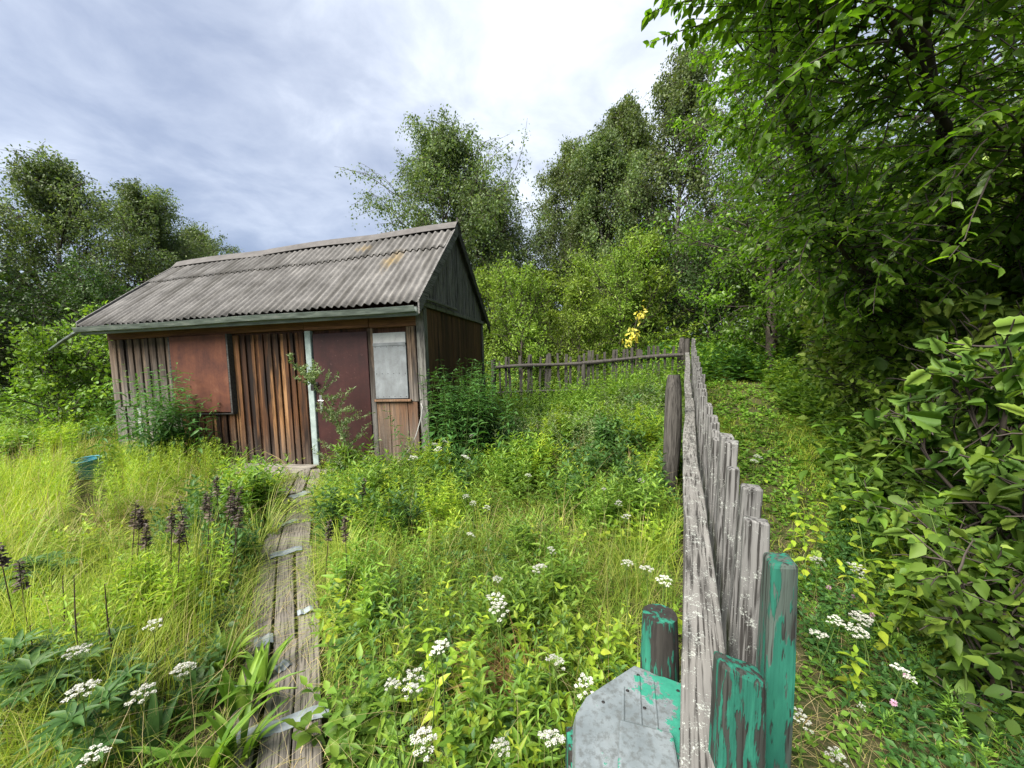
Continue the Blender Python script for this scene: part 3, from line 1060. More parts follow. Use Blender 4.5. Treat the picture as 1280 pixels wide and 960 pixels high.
    # cross fence behind the shed
    C = thing('cross_fence', 'dark old picket fence with a pole rail between the long fence and shed', 'fence')
    a = np.array([*fence_pt(8.75, -.1), 0]); b = np.array([-.5, 9.35, 0])
    L = np.linalg.norm(b - a)
    za, zbv = EZ + .02, EZ - .30
    g = Geo()
    tt = np.linspace(0, 1, 16)
    pts = [(a + (b - a) * t) + np.array([0, 0, za + (zbv - za) * t + .02 * math.sin(t * 9) - .05 * t * (1 - t)]) for t in tt]
    tube1(g, pts, .04 + .006 * np.sin(tt * 17), 8)
    g.obj('rail', M['dark_picket'], C)
    g = Geo(); tube1(g, [p - np.array([0, .02, .62]) for p in pts], .03, 6); g.obj('lower_rail', M['dark_picket'], C)
    k = 0
    t = .02
    while t < 1:
        p = a + (b - a) * t
        zr = za + (zbv - za) * t
        if rng.uniform() > .06:
            top = zr + .22 + rng.normal(0, .035)
            zb = float(ground_z(p[0], p[1])) - .05
            o = picket_geo(rng, rng.uniform(.045, .075), .025, top - zb, rng.uniform(-.3, .3), .006).obj('picket', M['dark_picket'], C)
            o.location = (p[0], p[1] - .055 if False else p[1] + .06, zb)
            o.rotation_euler = (rng.normal(0, .02), rng.normal(0, .035), math.atan2(b[1] - a[1], b[0] - a[0]) + PI)
        t += rng.uniform(.024, .036)
        k += 1
    for t, h in ((-.02, .36), (.5, -.05), (.99, .2)):
        p = a + (b - a) * t
        zb = float(ground_z(p[0], p[1])) - .05
        g = Geo(); tube1(g, [(0, 0, 0), (.01, 0, .6), (0, .01, za + (zbv - za) * t + h - zb)], [.06, .058, .05], 9)
        o = g.obj('post', M['dark_picket'], C); o.location = (p[0], p[1], zb)

    # galvanised sheet nailed over the gate beam beside the fence end
    S = thing('metal_sheet', 'ribbed grey metal sheet with flaking green paint beside the fence end', 'metal sheet')
    zt = EZ - .795
    outl = [(.315, .935), (.428, .872), (.337, .56), (.10, .56), (.142, .80), (.175, .845)]
    n = len(outl)
    inner = np.mean(outl, 0)
    v = [(x, y, zt) for i, (x, y) in enumerate(outl)] + [(x + (.0), y, zt - (.07 if i in (0, 3, 4, 5) else .012)) for i, (x, y) in enumerate([(.312, .945), (.43, .876), (.337, .558), (.088, .556), (.128, .805), (.163, .855)])]
    f = [[0, 5, 4, 4], [0, 4, 3, 3], [0, 3, 2, 2], [0, 2, 1, 1]]
    for i in range(n):
        j = (i + 1) % n
        f.append([i, j, j + n, i + n])
    M['tin'] = tin_mat()
    o = Geo().add(v, f).obj('sheet', M['tin'], S)
    o.modifiers.new('thickness', 'SOLIDIFY').thickness = .003
    bevel(o, .006, 2)
    # pressed ribs, running the length of the sheet
    g = Geo()
    dv = np.array([.428 - .337, .872 - .56]); dv = dv / np.linalg.norm(dv)
    for (x, y, ln) in ((.315, .90, .36), (.345, .885, .34), (.268, .87, .33)):
        e = np.array([x, y]); e2 = e - dv * ln
        tube1(g, [(e[0], e[1], zt - .001), ((e[0] + e2[0]) / 2, (e[1] + e2[1]) / 2, zt - .001), (e2[0], e2[1], zt - .001)], .0042, 6)
    g.obj('pressed_rib', M['tin'], S, smooth=True)
    g = Geo()
    p = np.array([(.232, .775), (.335, .745), (.29, .565), (.165, .565)])
    v = [(x, y, zt + .016) for x, y in p] + [(x, y, zt + .0035) for x, y in p]
    g.add(v, [[3, 2, 1, 0], [0, 1, 5, 4], [1, 2, 6, 5], [2, 3, 7, 6], [3, 0, 4, 7]])
    o = bevel(g.obj('upper_sheet', M['tin'], S), .005, 2)
    g = Geo()
    for (x, y) in ((.315, .905), (.30, .815), (.395, .86), (.275, .86), (.385, .80), (.21, .83), (.36, .765)):
        k = 8
        ring = [(x + .0042 * math.cos(i * 2 * PI / k), y + .0042 * math.sin(i * 2 * PI / k), zt + .0005) for i in range(k)]
        g.add(ring + [(x, y, zt + .002)], [[i, (i + 1) % k, k, k] for i in range(k)])
    g.obj('nail', M['iron'], S)
    g = Geo(); g.box(.12, .40, .56, .80, zt - .16, zt - .03)
    g.obj('beam', M['green_post'], S)
    g = Geo(); g.box(.2, .3, .62, .72, .0, zt - .16)
    g.obj('post', M['green_post'], S)


def tin_mat():
    m, nd, lk, bs, out = new_mat('tin')
    v = objco(nd, lk)
    n = noise(nd, lk, v, 9., 6, .6)
    n2 = noise(nd, lk, v, 70., 5, .7)
    c = ramp(nd, lk, n, [(.3, (.10, .118, .125)), (.5, (.15, .175, .185)), (.72, (.215, .24, .25))])
    c = mixc(nd, lk, ramp(nd, lk, n2, [(.38, .75), (.52, 0.)]), c, (.085, .092, .09))
    c = mixc(nd, lk, ramp(nd, lk, noise(nd, lk, v, 4., 5, .7, .5), [(.5, 0.), (.68, .6)]), c, (.09, .095, .085))
    s = mathn(nd, lk, 'ADD', mathn(nd, lk, 'MULTIPLY', n, .75), mathn(nd, lk, 'MULTIPLY', n2, .25))
    sp = nd.new('ShaderNodeSeparateXYZ'); lk.new(v, sp.inputs[0])
    e = ramp(nd, lk, sp.outputs[0], [(.09, .10), (.16, 0.), (.3, .0), (.37, .13)])
    f = ramp(nd, lk, mathn(nd, lk, 'ADD', s, e), [(.60, 0.), (.62, 1.)])
    c = mixc(nd, lk, f, c, mixc(nd, lk, n2, (.015, .12, .085), (.04, .27, .18)))
    lk.new(c, bs.inputs['Base Color'])
    bs.inputs['Roughness'].default_value = .5
    bs.inputs['Metallic'].default_value = .15
    bump(nd, lk, bs, mathn(nd, lk, 'ADD', n, mathn(nd, lk, 'MULTIPLY', f, .4)), .4, .006)
    return m


build_fence()

# ------------------------------------------------------------------ trees and shrubs
def branch_curve(p0, d0, L, n, up, rng, wob=.12):
    """K branches: start p0 (K,3), direction d0, length L (K,), bending by up along z."""
    K = len(p0)
    d = unit(d0).copy()
    pts = [p0]
    for i in range(n - 1):
        d = d + np.array([0, 0, 1.]) * (up if np.isscalar(up) else up[:, None]) / n + rng.normal(0, wob, (K, 3))
        d = unit(d)
        pts.append(pts[-1] + d * (L / (n - 1))[:, None])
    return np.stack(pts, 1)


def make_tree(name, label, cat, seed, H, spread, leaf, mats, r0=.13, lo=.22, nl=46, nb=9, nlf=34, droop=.9, prof='birch', tmpl=T_DIAMOND, group=None, twod=None, lean=0., ratio=.55, jit=.13):
    rng = np.random.default_rng(seed)
    T = thing(name, label, cat, group=group)
    n = 10
    zz = np.linspace(0, H * .97, n)
    tr = np.stack([np.cumsum(rng.normal(0, .012 * H, n)) * .5 + lean * zz, np.cumsum(rng.normal(0, .012 * H, n)) * .5, zz], -1)
    tr[0, :2] = 0
    g = Geo()
    v, f = tubes(tr[None], (r0 * (1 - zz / H * .95) + .008)[None], 8)
    g.add(v, f)
    t = lo + (1 - lo) * (np.arange(nl) + rng.uniform(0, 1, nl)) / nl
    if prof == 'birch':
        pr = np.sin(np.clip((t - lo) / (1 - lo), 0, 1) ** .75 * PI * .93 + .12) * .9 + .1
    elif prof == 'round':
        pr = np.sqrt(np.clip(1 - ((t - .55) / .5) ** 2, .06, 1))
    else:
        pr = np.clip(1.1 - .8 * (t - lo) / (1 - lo), .15, 1)
    k = t * (n - 1) * .97
    i0 = np.clip(k.astype(int), 0, n - 2)
    p0 = tr[i0] + (tr[i0 + 1] - tr[i0]) * (k - i0)[:, None]
    az = np.arange(nl) * 2.39996 + rng.normal(0, .35, nl)
    el = R(18) + R(42) * (t - lo) / (1 - lo) + rng.normal(0, .12, nl)
    d0 = np.stack([np.cos(az) * np.cos(el), np.sin(az) * np.cos(el), np.sin(el)], -1)
    LL = spread * pr * rng.uniform(.5, 1.25, nl)
    lim = branch_curve(p0, d0, LL, 7, .35 - .2 * droop, rng, .10)
    v, f = tubes(lim, np.linspace(1, .18, 7)[None] * (.012 + .012 * LL[:, None] / max(spread, .1) * (r0 / .13) * 2), 4)
    g.add(v, f, 1)
    # branchlets
    tb = rng.uniform(.22, 1.0, (nl, nb))
    kk = tb * 6 * .999
    j0 = kk.astype(int)
    idx = np.arange(nl)[:, None]
    q0 = lim[idx, j0] + (lim[idx, j0 + 1] - lim[idx, j0]) * (kk - j0)[..., None]
    dd = unit(lim[idx, j0 + 1] - lim[idx, j0]) + rng.normal(0, .55, (nl, nb, 3)) + np.array([0, 0, -.15 * droop])
    Lb = (LL[:, None] * rng.uniform(.22, .5, (nl, nb)) * (1.15 - .5 * tb) + .12 * spread)
    q0 = q0.reshape(-1, 3); dd = dd.reshape(-1, 3); Lb = Lb.ravel()
    br = branch_curve(q0, dd, Lb, 6, -1.1 * droop, rng, .14)
    v, f = tubes(br, np.broadcast_to(np.linspace(.008, .003, 6), (len(br), 6)) * (1 + spread * .15), 3)
    g.add(v, f, 1)
    g.obj('trunk', [mats[1], M['twig']], T, smooth=True)
    # leaves along the branchlets; some branchlets are thin, some full
    K = len(br)
    full = rng.gamma(2.2, .5, K).clip(.12, 2.4)
    cnt = (nlf * full).astype(int)
    own = np.repeat(np.arange(K), cnt)
    m = len(own)
    tl = rng.uniform(.1, 1.06, m) * 5 * .94
    a0 = np.clip(tl.astype(int), 0, 4)
    P = br[own, a0] + (br[own, a0 + 1] - br[own, a0]) * (tl - a0)[:, None]
    P = P + rng.normal(0, jit * (.35 + .12 * spread), (m, 3)) * np.array([1, 1, .9])
    P[:, 2] -= rng.exponential(.10 * droop * spread * .5 + .001, m)
    D = rng.normal(0, 1, (m, 3)); D[:, 2] -= .7 * droop
    Nn = rng.normal(0, .8, (m, 3)); Nn[:, 2] += .9
    Lf = leaf * rng.uniform(.5, 1.4, m)
    v, f = leaves(P, D, Nn, Lf, Lf * ratio, tmpl)
    lf = Geo().add(v, f)
    if twod is not None:
        pass
    lf.obj('crown', mats[0], T)
    return T


def place(T, x, y, z=None, rz=0., s=1., sz=None):
    T.location = (x, y, float(ground_z(x, y)) - .05 if z is None else z)
    T.rotation_euler = (0, 0, rz)
    T.scale = (s, s, sz or s)
    return T


def dup(T, label, x, y, rz, s=1., sz=None, group=None, z=None):
    c = copy_tree(T)
    c['label'] = label
    if group: c['group'] = group
    return place(c, x, y, z, rz, s, sz)


BL = [M['birch_leaf'], M['birch_bark']]
# birch prototypes: H about 10.5 m
bA = make_tree('birch_tree', 'tall airy birch standing directly behind the shed roof against the sky', 'tree', 21, 11.0, 3.7, .10, BL, nl=80, nb=11, nlf=86, droop=.85, lo=.2, group='tall birches around the garden')
place(bA, -2.45, 15.2, rz=1.5, s=.93)
bB = make_tree('birch_tree', 'slender drooping birch, first of the pair above the path fence', 'tree', 33, 12.0, 3.0, .105, BL, nl=70, nb=11, nlf=74, droop=1.25, lo=.12, group='tall birches around the garden')
place(bB, 2.5, 17.5, rz=1.1, s=.93)
bC = make_tree('birch_tree', 'broad dark birch at the far side of the garden, tallest left of the shed', 'tree', 47, 10.0, 3.7, .11, BL, nl=64, nb=11, nlf=74, droop=1.1, lo=.06, group='tall birches around the garden')
place(bC, -19.2, 17.0, rz=.3, s=1.06)
dup(bC, 'dense birch filling the far edge of the garden beyond the yellow grass', -19.4, 13.2, 2.1, .9, group='tall birches around the garden')
dup(bA, 'birch crown showing sky gaps between the tallest left birch and the shed', -16.2, 17.6, 3.3, .84, group='tall birches around the garden')
dup(bC, 'low rounded birch just above the far end of the shed roof', -17.4, 21.0, 4.4, .90, group='tall birches around the garden')
dup(bA, 'small birch, its crown lowest in the row, touching the left roof slope', -15.3, 23.0, 5.0, .70, group='tall birches around the garden')
dup(bB, 'little birch top peeping over the shed ridge beside the tall birch', -9.2, 21.0, .9, .62, group='tall birches around the garden')
dup(bA, 'birch with a drooping side crown just right of the shed gable', -.9, 17.0, 2.6, .80, group='tall birches around the garden')
dup(bB, 'tall weeping birch, second of the pair above the path fence', 5.3, 18.2, 3.0, 1.06, group='tall birches around the garden')
dup(bB, 'tallest weeping birch behind the overhanging leafy tree', 7.4, 17.3, 5.1, 1.08, group='tall birches around the garden')
dup(bB, 'weeping birch filling the gap between the pair above the path fence', 3.9, 16.6, 4.1, .9, group='tall birches around the garden')
dup(bC, 'dark dense birch low behind the pair of weeping birches', 4.2, 21.5, 1.3, .95, group='tall birches around the garden')

WL = [M['willow_leaf'], M['bark']]
DL = [M['far_leaf'], M['bark']]
SL = [M['shade_leaf'], M['bark']]
# bright willow shrubs beyond the cross fence
wA = make_tree('willow_shrub', 'bright green willow shrub behind the cross fence next to the shed gable', 'shrub', 61, 3.6, 1.5, .085, WL, r0=.04, lo=.03, nl=44, nb=9, nlf=30, droop=.05, prof='round', group='willow shrubs beyond the fence', ratio=.36, tmpl=T_SIMPLE)
place(wA, 0.35, 11.2, rz=.2)
wB = make_tree('willow_shrub', 'light green willow shrub behind the middle of the cross fence', 'shrub', 62, 3.3, 1.35, .085, WL, r0=.04, lo=.02, nl=44, nb=9, nlf=30, droop=.1, prof='cone', group='willow shrubs beyond the fence', ratio=.4, tmpl=T_SIMPLE)
place(wB, 1.9, 11.0, rz=1.2)
dup(wA, 'willow shrub with feathery top behind the yellow-leaved sapling', 3.3, 11.9, 2.2, 1.0, group='willow shrubs beyond the fence')
dup(wB, 'taller willow shrub rising behind the fence corner', 4.2, 13.0, 3.1, 1.35, group='willow shrubs beyond the fence')
dup(wA, 'pale willow shrub glimpsed just past the shed end wall', -.6, 12.6, 4.0, 1.1, group='willow shrubs beyond the fence')
dup(wB, 'back row willow shrub between the gable and the weeping birches', 1.2, 13.6, 5.0, 1.3, group='willow shrubs beyond the fence')
dup(wA, 'back row willow shrub below the pair of weeping birches', 2.9, 14.2, .7, 1.2, group='willow shrubs beyond the fence')
# dark understory beyond the end of the path
dA = make_tree('dark_shrub', 'dark green shrub closing the far end of the grassy path', 'shrub', 71, 4.2, 2.0, .09, DL, r0=.05, lo=.02, nl=46, nb=9, nlf=34, droop=.3, prof='round', group='dark shrubs under the trees', tmpl=T_SIMPLE)
place(dA, 7.0, 13.8, rz=.5)
dup(dA, 'dark shrub behind the fence corner at the foot of the weeping birches', 5.2, 15.2, 1.5, 1.0, group='dark shrubs under the trees')
dup(dA, 'dark shrub on the uphill side of the path end', 9.2, 12.2, 2.9, 1.05, group='dark shrubs under the trees')
for i, (x, y, s, lab) in enumerate(((-13.8, 13.0, 1.0, 'dark shrub at the foot of the left birches behind the yellow grass'), (-11.5, 14.5, .9, 'dark shrub filling the gap below the birches beside the shed end'),
                                    (-17.0, 11.0, 1.05, 'dark shrub at the far edge of the garden below the birches'), (-13.5, 17.5, 1.1, 'dark shrub behind the light bush at the shed end'),
                                    (-20.0, 9.0, 1.1, 'dark shrub at the very edge of the yellow grass'))):
    dup(dA, lab, x, y, i * 1.3 + .2, s, group='dark shrubs under the trees')
# light bush at the left end of the shed
lB = make_tree('leafy_bush', 'light green layered bush beside the left end of the shed', 'bush', 81, 2.3, 1.25, .08, [M['herb_leaf'], M['bark']], r0=.03, lo=.02, nl=40, nb=9, nlf=24, droop=.4, prof='round', tmpl=T_OVATE, group='bushes at the shed end', ratio=.6)
place(lB, -7.6, 8.0, rz=.3)
dup(lB, 'lower light green bush in front of the dark birches by the shed', -9.0, 7.6, 2.0, .85, group='bushes at the shed end')
dup(lB, 'tallest light green bush, reaching the spout of the shed gutter', -7.5, 9.3, 3.7, 1.2, group='bushes at the shed end')

# broadleaf trees uphill of the path
tA = make_tree('broadleaf_tree', 'tall broadleaf tree behind the overhanging branches beside the path end', 'tree', 91, 9.6, 3.3, .10, [M['cherry_leaf'], M['bark']], r0=.14, lo=.05, nl=64, nb=10, nlf=40, droop=.5, prof='birch', tmpl=T_SIMPLE, group='trees uphill of the path')
place(tA, 7.0, 10.4, rz=.2)
dup(tA, 'broadleaf tree deep in the shade behind the overhanging tree', 9.3, 8.2, 2.4, 1.0, group='trees uphill of the path')
dup(tA, 'broadleaf tree at the right picture edge behind the big leaves', 10.0, 4.6, 4.2, .95, group='trees uphill of the path')
dup(tA, 'dark tree between the path end and the tallest weeping birch', 9.4, 13.6, 5.5, .9, group='trees uphill of the path')


sB = make_tree('hazel_bush', 'bright leafy bush on the slope under the cherry tree, beside the path', 'bush', 85, 2.5, 1.25, .10, [M['willow_leaf'], M['bark']], r0=.03, lo=.02, nl=42, nb=9, nlf=20, droop=.35, prof='round', tmpl=T_OVATE, group='bushes on the slope', ratio=.62)
place(sB, 5.6, 5.1, rz=.3, s=.95)
for i, (x, y, s_, lab) in enumerate(((4.35, 3.75, .72, 'bright leafy bush hiding the foot of the cherry tree'), (4.95, 4.75, .8, 'bright leafy bush just uphill of the cherry trunks, by the path'), (5.7, 6.3, .9, 'bright leafy bush where the path narrows, beyond the cherry trunks'), (6.6, 6.6, 1.05, 'bright leafy bush on the slope halfway up the path'), (7.6, 8.4, 1.05, 'bright leafy bush on the slope near the end of the path'), (5.6, 3.4, 1.05, 'bright leafy bush behind the big-leaved plants at the right edge'),
                                     (7.2, 4.6, 1.35, 'tall leafy bush higher on the slope behind the cherry limbs'), (8.6, 6.6, 1.4, 'tall leafy bush higher on the slope under the shaded tree'), (6.0, 1.9, 1.2, 'leafy bush on the slope at the far right edge'))):
    dup(sB, lab, x, y, i * 1.1 + .5, s_, group='bushes on the slope')


def overhang_tree():
    """Bird cherry leaning over the path: bare limbs inside, sprays of leaves outside."""
    rng = np.random.default_rng(101)
    T = thing('cherry_tree', 'big leafy cherry tree overhanging the path with bare dark limbs inside', 'tree')
    g = Geo()
    limbs = []
    def limb(pts, r0, r1, sides=8):
        pts = np.array(pts, float)
        # resample with a little wobble
        t = np.linspace(0, len(pts) - 1, 4 * len(pts))
        i = np.clip(t.astype(int), 0, len(pts) - 2)
        p = pts[i] + (pts[i + 1] - pts[i]) * (t - i)[:, None] + rng.normal(0, .018, (len(t), 3))
        v, f = tubes(p[None], np.linspace(r0, r1, len(t))[None], sides)
        g.add(v, f)
        limbs.append(p)
    base = np.array([5.0, 4.2, float(ground_z(5.0, 4.2))])
    b2 = np.array([5.1, 4.6, float(ground_z(5.1, 4.6))])
    limb([base, (4.6, 3.95, 2.3), (4.1, 3.75, 3.2), (3.75, 3.6, 4.2), (3.0, 3.3, 5.4)], .06, .02)
    limb([(4.6, 4.05, 2.5), (4.25, 3.75, 3.2), (3.4, 3.3, 3.9), (2.3, 2.9, 4.6), (1.7, 2.7, 5.0)], .045, .01)
    limb([base, (5.1, 4.0, 2.2), (4.7, 3.3, 3.3), (4.1, 2.6, 4.3), (3.2, 2.0, 5.0)], .06, .02)
    limb([(5.1, 3.9, 2.4), (4.9, 3.0, 3.0), (4.3, 2.2, 3.5), (3.5, 1.7, 3.8)], .04, .012)
    limb([b2, (4.55, 4.45, 2.4), (3.9, 4.5, 3.3), (3.0, 4.4, 4.3), (2.6, 4.2, 5.2)], .06, .02)
    limb([(4.45, 4.4, 2.5), (3.5, 3.9, 2.5), (2.9, 3.6, 2.8)], .03, .01)
    limb([(4.6, 3.9, 2.6), (3.9, 3.0, 2.9), (3.2, 2.5, 3.1)], .03, .01)
    limb([(3.7, 3.7, 4.4), (2.8, 2.6, 4.6), (2.0, 1.9, 4.6)], .03, .008)
    # branchlets that leave the limbs
    src = np.concatenate([p[len(p) // 4:] for p in limbs])
    K = 620
    p0 = src[rng.integers(0, len(src), K)] + rng.normal(0, .05, (K, 3))
    d = rng.normal(0, 1, (K, 3)) * np.array([1, 1, .55]) + np.array([-.45, -.35, .15])
    br = branch_curve(p0, d, rng.uniform(.5, 1.35, K), 8, -.5, rng, .16)
    # a filling of branchlets through the volume of the crown
    K2 = 950
    u = unit(rng.normal(0, 1, (K2, 3))) * (rng.uniform(.25, 1, K2) ** .45)[:, None]
    c = np.array([4.1, 3.9, 4.7]) + u * np.array([2.4, 2.2, 2.7])
    d = unit(u * np.array([1, 1, .4])) + rng.normal(0, .45, (K2, 3)) + np.array([-.3, -.3, -.1])
    br2 = branch_curve(c, d, rng.uniform(.35, .95, K2), 8, -.5, rng, .14)
    # long sprays that reach out over the path and up over the camera
    K3 = 150
    p3 = np.stack([rng.uniform(1.7, 3.2, K3), rng.uniform(1.9, 3.8, K3), rng.uniform(3.6, 6.2, K3)], -1)
    d3 = np.stack([rng.uniform(-1, -.3, K3), rng.uniform(-.6, .3, K3), rng.uniform(-.1, .35, K3)], -1)
    br3 = branch_curve(p3, d3, rng.uniform(.6, 1.15, K3), 8, -.45, rng, .10)
    # a few thin sprays that hang farthest out against the sky
    K4 = 26
    p4 = np.stack([rng.uniform(1.15, 1.6, K4), rng.uniform(2.3, 3.3, K4), rng.uniform(4.15, 5.0, K4)], -1)
    br4 = branch_curve(p4, np.stack([rng.uniform(-1, -.5, K4), rng.uniform(-.2, .5, K4), rng.uniform(-.1, .3, K4)], -1), rng.uniform(.3, .6, K4), 8, -.4, rng, .09)
    br5 = branch_curve(p4 + np.array([1.2, .25, .1]), p4 - (p4 + np.array([1.2, .25, .1])), np.full(K4, 1.22), 8, 0., rng, .02)
    allb = np.concatenate([br, br2, br3, br4, br5])
    # keep the lens clear and keep the leaves off the path and the sky side
    tip = allb[:, -1]
    ang = tip[:, 0] / np.maximum(tip[:, 1], .05)
    s, l = fence_sl(tip[:, 0], tip[:, 1])
    ok = (np.linalg.norm(tip - np.array([0, 0, EZ]), axis=1) > 1.9) & (tip[:, 1] > .2) & (ang > .40 + .075 * (5.4 - tip[:, 2]).clip(-2, 4) - np.where(np.arange(len(tip)) >= len(tip) - 52, .16, 0)) & (tip[:, 2] > 1.75)
    allb = allb[ok]
    v, f = tubes(allb, np.broadcast_to(np.linspace(.008, .0025, 8), (len(allb), 8)), 4)
    g.add(v, f)
    g.obj('trunk', M['twig'], T, smooth=True)
    n = 24
    K = len(allb)
    tl = np.linspace(.12, 1.0, n)[None] * 7 * .999 + rng.uniform(-.2, .2, (K, n))
    tl = np.clip(tl, 0, 6.99)
    a0 = tl.astype(int)
    own = np.arange(K)[:, None]
    P = allb[own, a0] + (allb[own, a0 + 1] - allb[own, a0]) * (tl - a0)[..., None]
    Td = unit(allb[own, a0 + 1] - allb[own, a0])
    side = unit(np.cross(Td, np.array([0, 0, 1.]))) * np.where(np.arange(n) % 2, 1, -1)[None, :, None]
    D = side + Td * .7 + rng.normal(0, .3, P.shape) + np.array([0, 0, -.35])
    Nn = np.array([0, 0, 1.]) + rng.normal(0, .45, P.shape)
    Lf = rng.uniform(.055, .10, (K, n))
    v, f = leaves(P.reshape(-1, 3), D.reshape(-1, 3), Nn.reshape(-1, 3), Lf.ravel(), Lf.ravel() * .54, T_OVATE)
    Geo().add(v, f).obj('crown', M['cherry_leaf'], T)


overhang_tree()


def shade_plants():
    """Tall broad-leaved plants and brambles on the uphill edge of the path."""
    rng = np.random.default_rng(111)

    def plant(name, label, cat, n, h, spread, leafL, leafW, mat, tmpl, nl, group=None, lean=.45, whorl=2, seed=0):
        r = np.random.default_rng(seed)
        T = thing(name, label, cat, group=group)
        base = np.stack([r.normal(0, spread, n), r.normal(0, spread, n), np.zeros(n)], -1)
        st, lf = stems(r, base, h * r.uniform(.65, 1.15, n), lean * r.uniform(.3, 1.4, n), nl, leafL * r.uniform(.75, 1.2, n), leafW * r.uniform(.75, 1.2, n), tmpl, el=.05, t0=.15, taper=.4, rad=.005, whorl=whorl, droop=.3)
        Geo().add(*st).obj('stem', M['dark_stem'] if cat == 'shrub' else M['stem'], T, smooth=True)
        Geo().add(*lf).obj('foliage', mat, T)
        return T
    G = 'broad-leaved plants beside the path'
    pA = make_tree('broadleaf_plant', 'x', 'plant', 201, 1.35, .80, .112, [M['shade_leaf'], M['dark_stem']], r0=.014, lo=.04, nl=28, nb=8, nlf=5, droop=.3, prof='round', tmpl=T_SERRATE, group=G, ratio=.72, jit=.1)
    pB = make_tree('broadleaf_plant', 'x', 'plant', 202, 1.15, .75, .105, [M['shade_leaf'], M['dark_stem']], r0=.012, lo=.04, nl=26, nb=8, nlf=6, droop=.3, prof='round', tmpl=T_OVATE, group=G, ratio=.62, jit=.1)
    pD = plant('broadleaf_plant', 'x', 'plant', 16, 1.1, .4, .12, .06, M['herb_leaf'], T_OVATE, 9, G, seed=6, lean=.5)
    pC = plant('broadleaf_plant', 'x', 'plant', 28, .75, .38, .10, .07, M['lime_leaf'], T_OVATE, 7, G, seed=3)
    spots = [
        (pA, 2.75, 2.15, 1.0, 'big-leaved plant with toothed leaves at the right edge below the cherry tree'),
        (pA, 3.7, 2.95, 1.1, 'big-leaved plant arching towards the path below the bare cherry limbs'),
        (pA, 2.6, 1.35, .85, 'big-leaved plant standing closest to the viewer at the right edge'),
        (pA, 4.1, 2.4, 1.35, 'tallest big-leaved plant with grey-green upper leaves'),
        (pB, 4.4, 3.75, 1.15, 'bushy broad-leaved plant at the bend of the path edge'),
        (pB, 4.95, 4.8, 1.15, 'bushy broad-leaved plant halfway along the path'),
        (pB, 5.6, 6.0, 1.2, 'bushy broad-leaved plant where the path narrows'),
        (pB, 4.7, 4.1, 1.5, 'dark broad-leaved plant under the middle of the cherry tree'),
        (pB, 6.5, 7.6, 1.25, 'broad-leaved plant near the shaded end of the path'),
        (pB, 5.6, 5.6, 1.7, 'broad-leaved plant in deep shade behind the path-side row'),
        (pB, 7.5, 9.6, 1.25, 'broad-leaved plant at the very end of the grassy path'),
        (pB, 2.15, 1.62, .62, 'low broad-leaved plant in the bottom right corner'),
        (pA, 4.9, 3.1, 1.6, 'big-leaved plant rising behind the arching ones'),
        (pD, 2.55, 1.75, .9, 'tall light green stems with paired leaves in front of the toothed leaves'),
        (pD, 3.15, 2.75, 1.1, 'light green leafy stems leaning over the path below the cherry tree'),
        (pD, 3.9, 3.6, 1.1, 'light green leafy stems at the bend of the path'),
        (pC, 2.75, 2.7, .8, 'yellow-green bramble spilling onto the path'),
        (pB, 3.1, 2.2, .8, 'broad-leaved plant low in front of the big toothed leaves'),
        (pC, 2.35, 2.1, .7, 'yellow-green bramble patch closest to the white umbels'),
    ]
    used = set()
    for k, (p, x, y, s, lab) in enumerate(spots):
        if id(p) not in used:
            used.add(id(p)); p['label'] = lab; place(p, x, y, rz=k * 1.7, s=s)
        else:
            dup(p, lab, x, y, k * 1.7, s, group=G)


shade_plants()

# ------------------------------------------------------------------ ground cover (nobody could count it)
def sample_area(rng, n, x0, x1, y0, y1):
    return rng.uniform(x0, x1, n), rng.uniform(y0, y1, n)


WK = [np.array([-.62, .75]), np.array([-1.32, 2.12]), np.array([-1.92, 3.15]), np.array([-2.5, 4.35]), np.array([-2.62, 4.95])]


def walk_dist(x, y):
    d = np.full(x.shape, 9.)
    P = np.stack([x, y], -1)
    for a, b in zip(WK[:-1], WK[1:]):
        ab = b - a
        t = np.clip(((P - a) @ ab) / (ab @ ab), 0, 1)
        d = np.minimum(d, np.linalg.norm(P - a - t[:, None] * ab, axis=1))
    return d


def vnoise(x, y, s, seed):
    r = np.random.default_rng(seed)
    o = 0
    for k in range(5):
        a = r.uniform(0, 6.28); f = s * r.uniform(.6, 1.7); p = r.uniform(0, 6.28)
        o = o + np.sin((x * math.cos(a) + y * math.sin(a)) * f + p)
    return o / 5 * 1.3


BUCKET = at(113, 583, .16)


def free(x, y, pad=.02):
    s, l = fence_sl(x, y)
    near = (np.hypot(x, y) > .55)
    gate = ~((x > .05) & (x < .5) & (y > .45) & (y < 1.0))
    dx, dy = x - shed_loc[0], y - shed_loc[1]
    lx = dx * math.cos(TH) - dy * math.sin(TH); ly = dx * math.sin(TH) + dy * math.cos(TH)
    step = (lx > -3.1) & (lx < -1.55) & (ly > -.85 + .12 * np.sin(lx * 7)) & (ly < .1)
    qb = np.array(BUCKET[:2]); tc = np.clip(-((x - qb[0]) * qb[0] + (y - qb[1]) * qb[1]) / np.hypot(*qb), -.1, 2.2) / np.hypot(*qb)
    bk = np.hypot(x - qb[0] + tc * qb[0], y - qb[1] + tc * qb[1]) < .22
    return ~step & ~bk & ~in_shed(x, y, .06) & (np.abs(l - .03) > .07 + pad) & near & gate


def view(x, y):
    """Inside the wedge that the place could be seen from (with a wide margin)."""
    return (np.abs(x) < 1.75 * y + 1.3) & (y > .35)


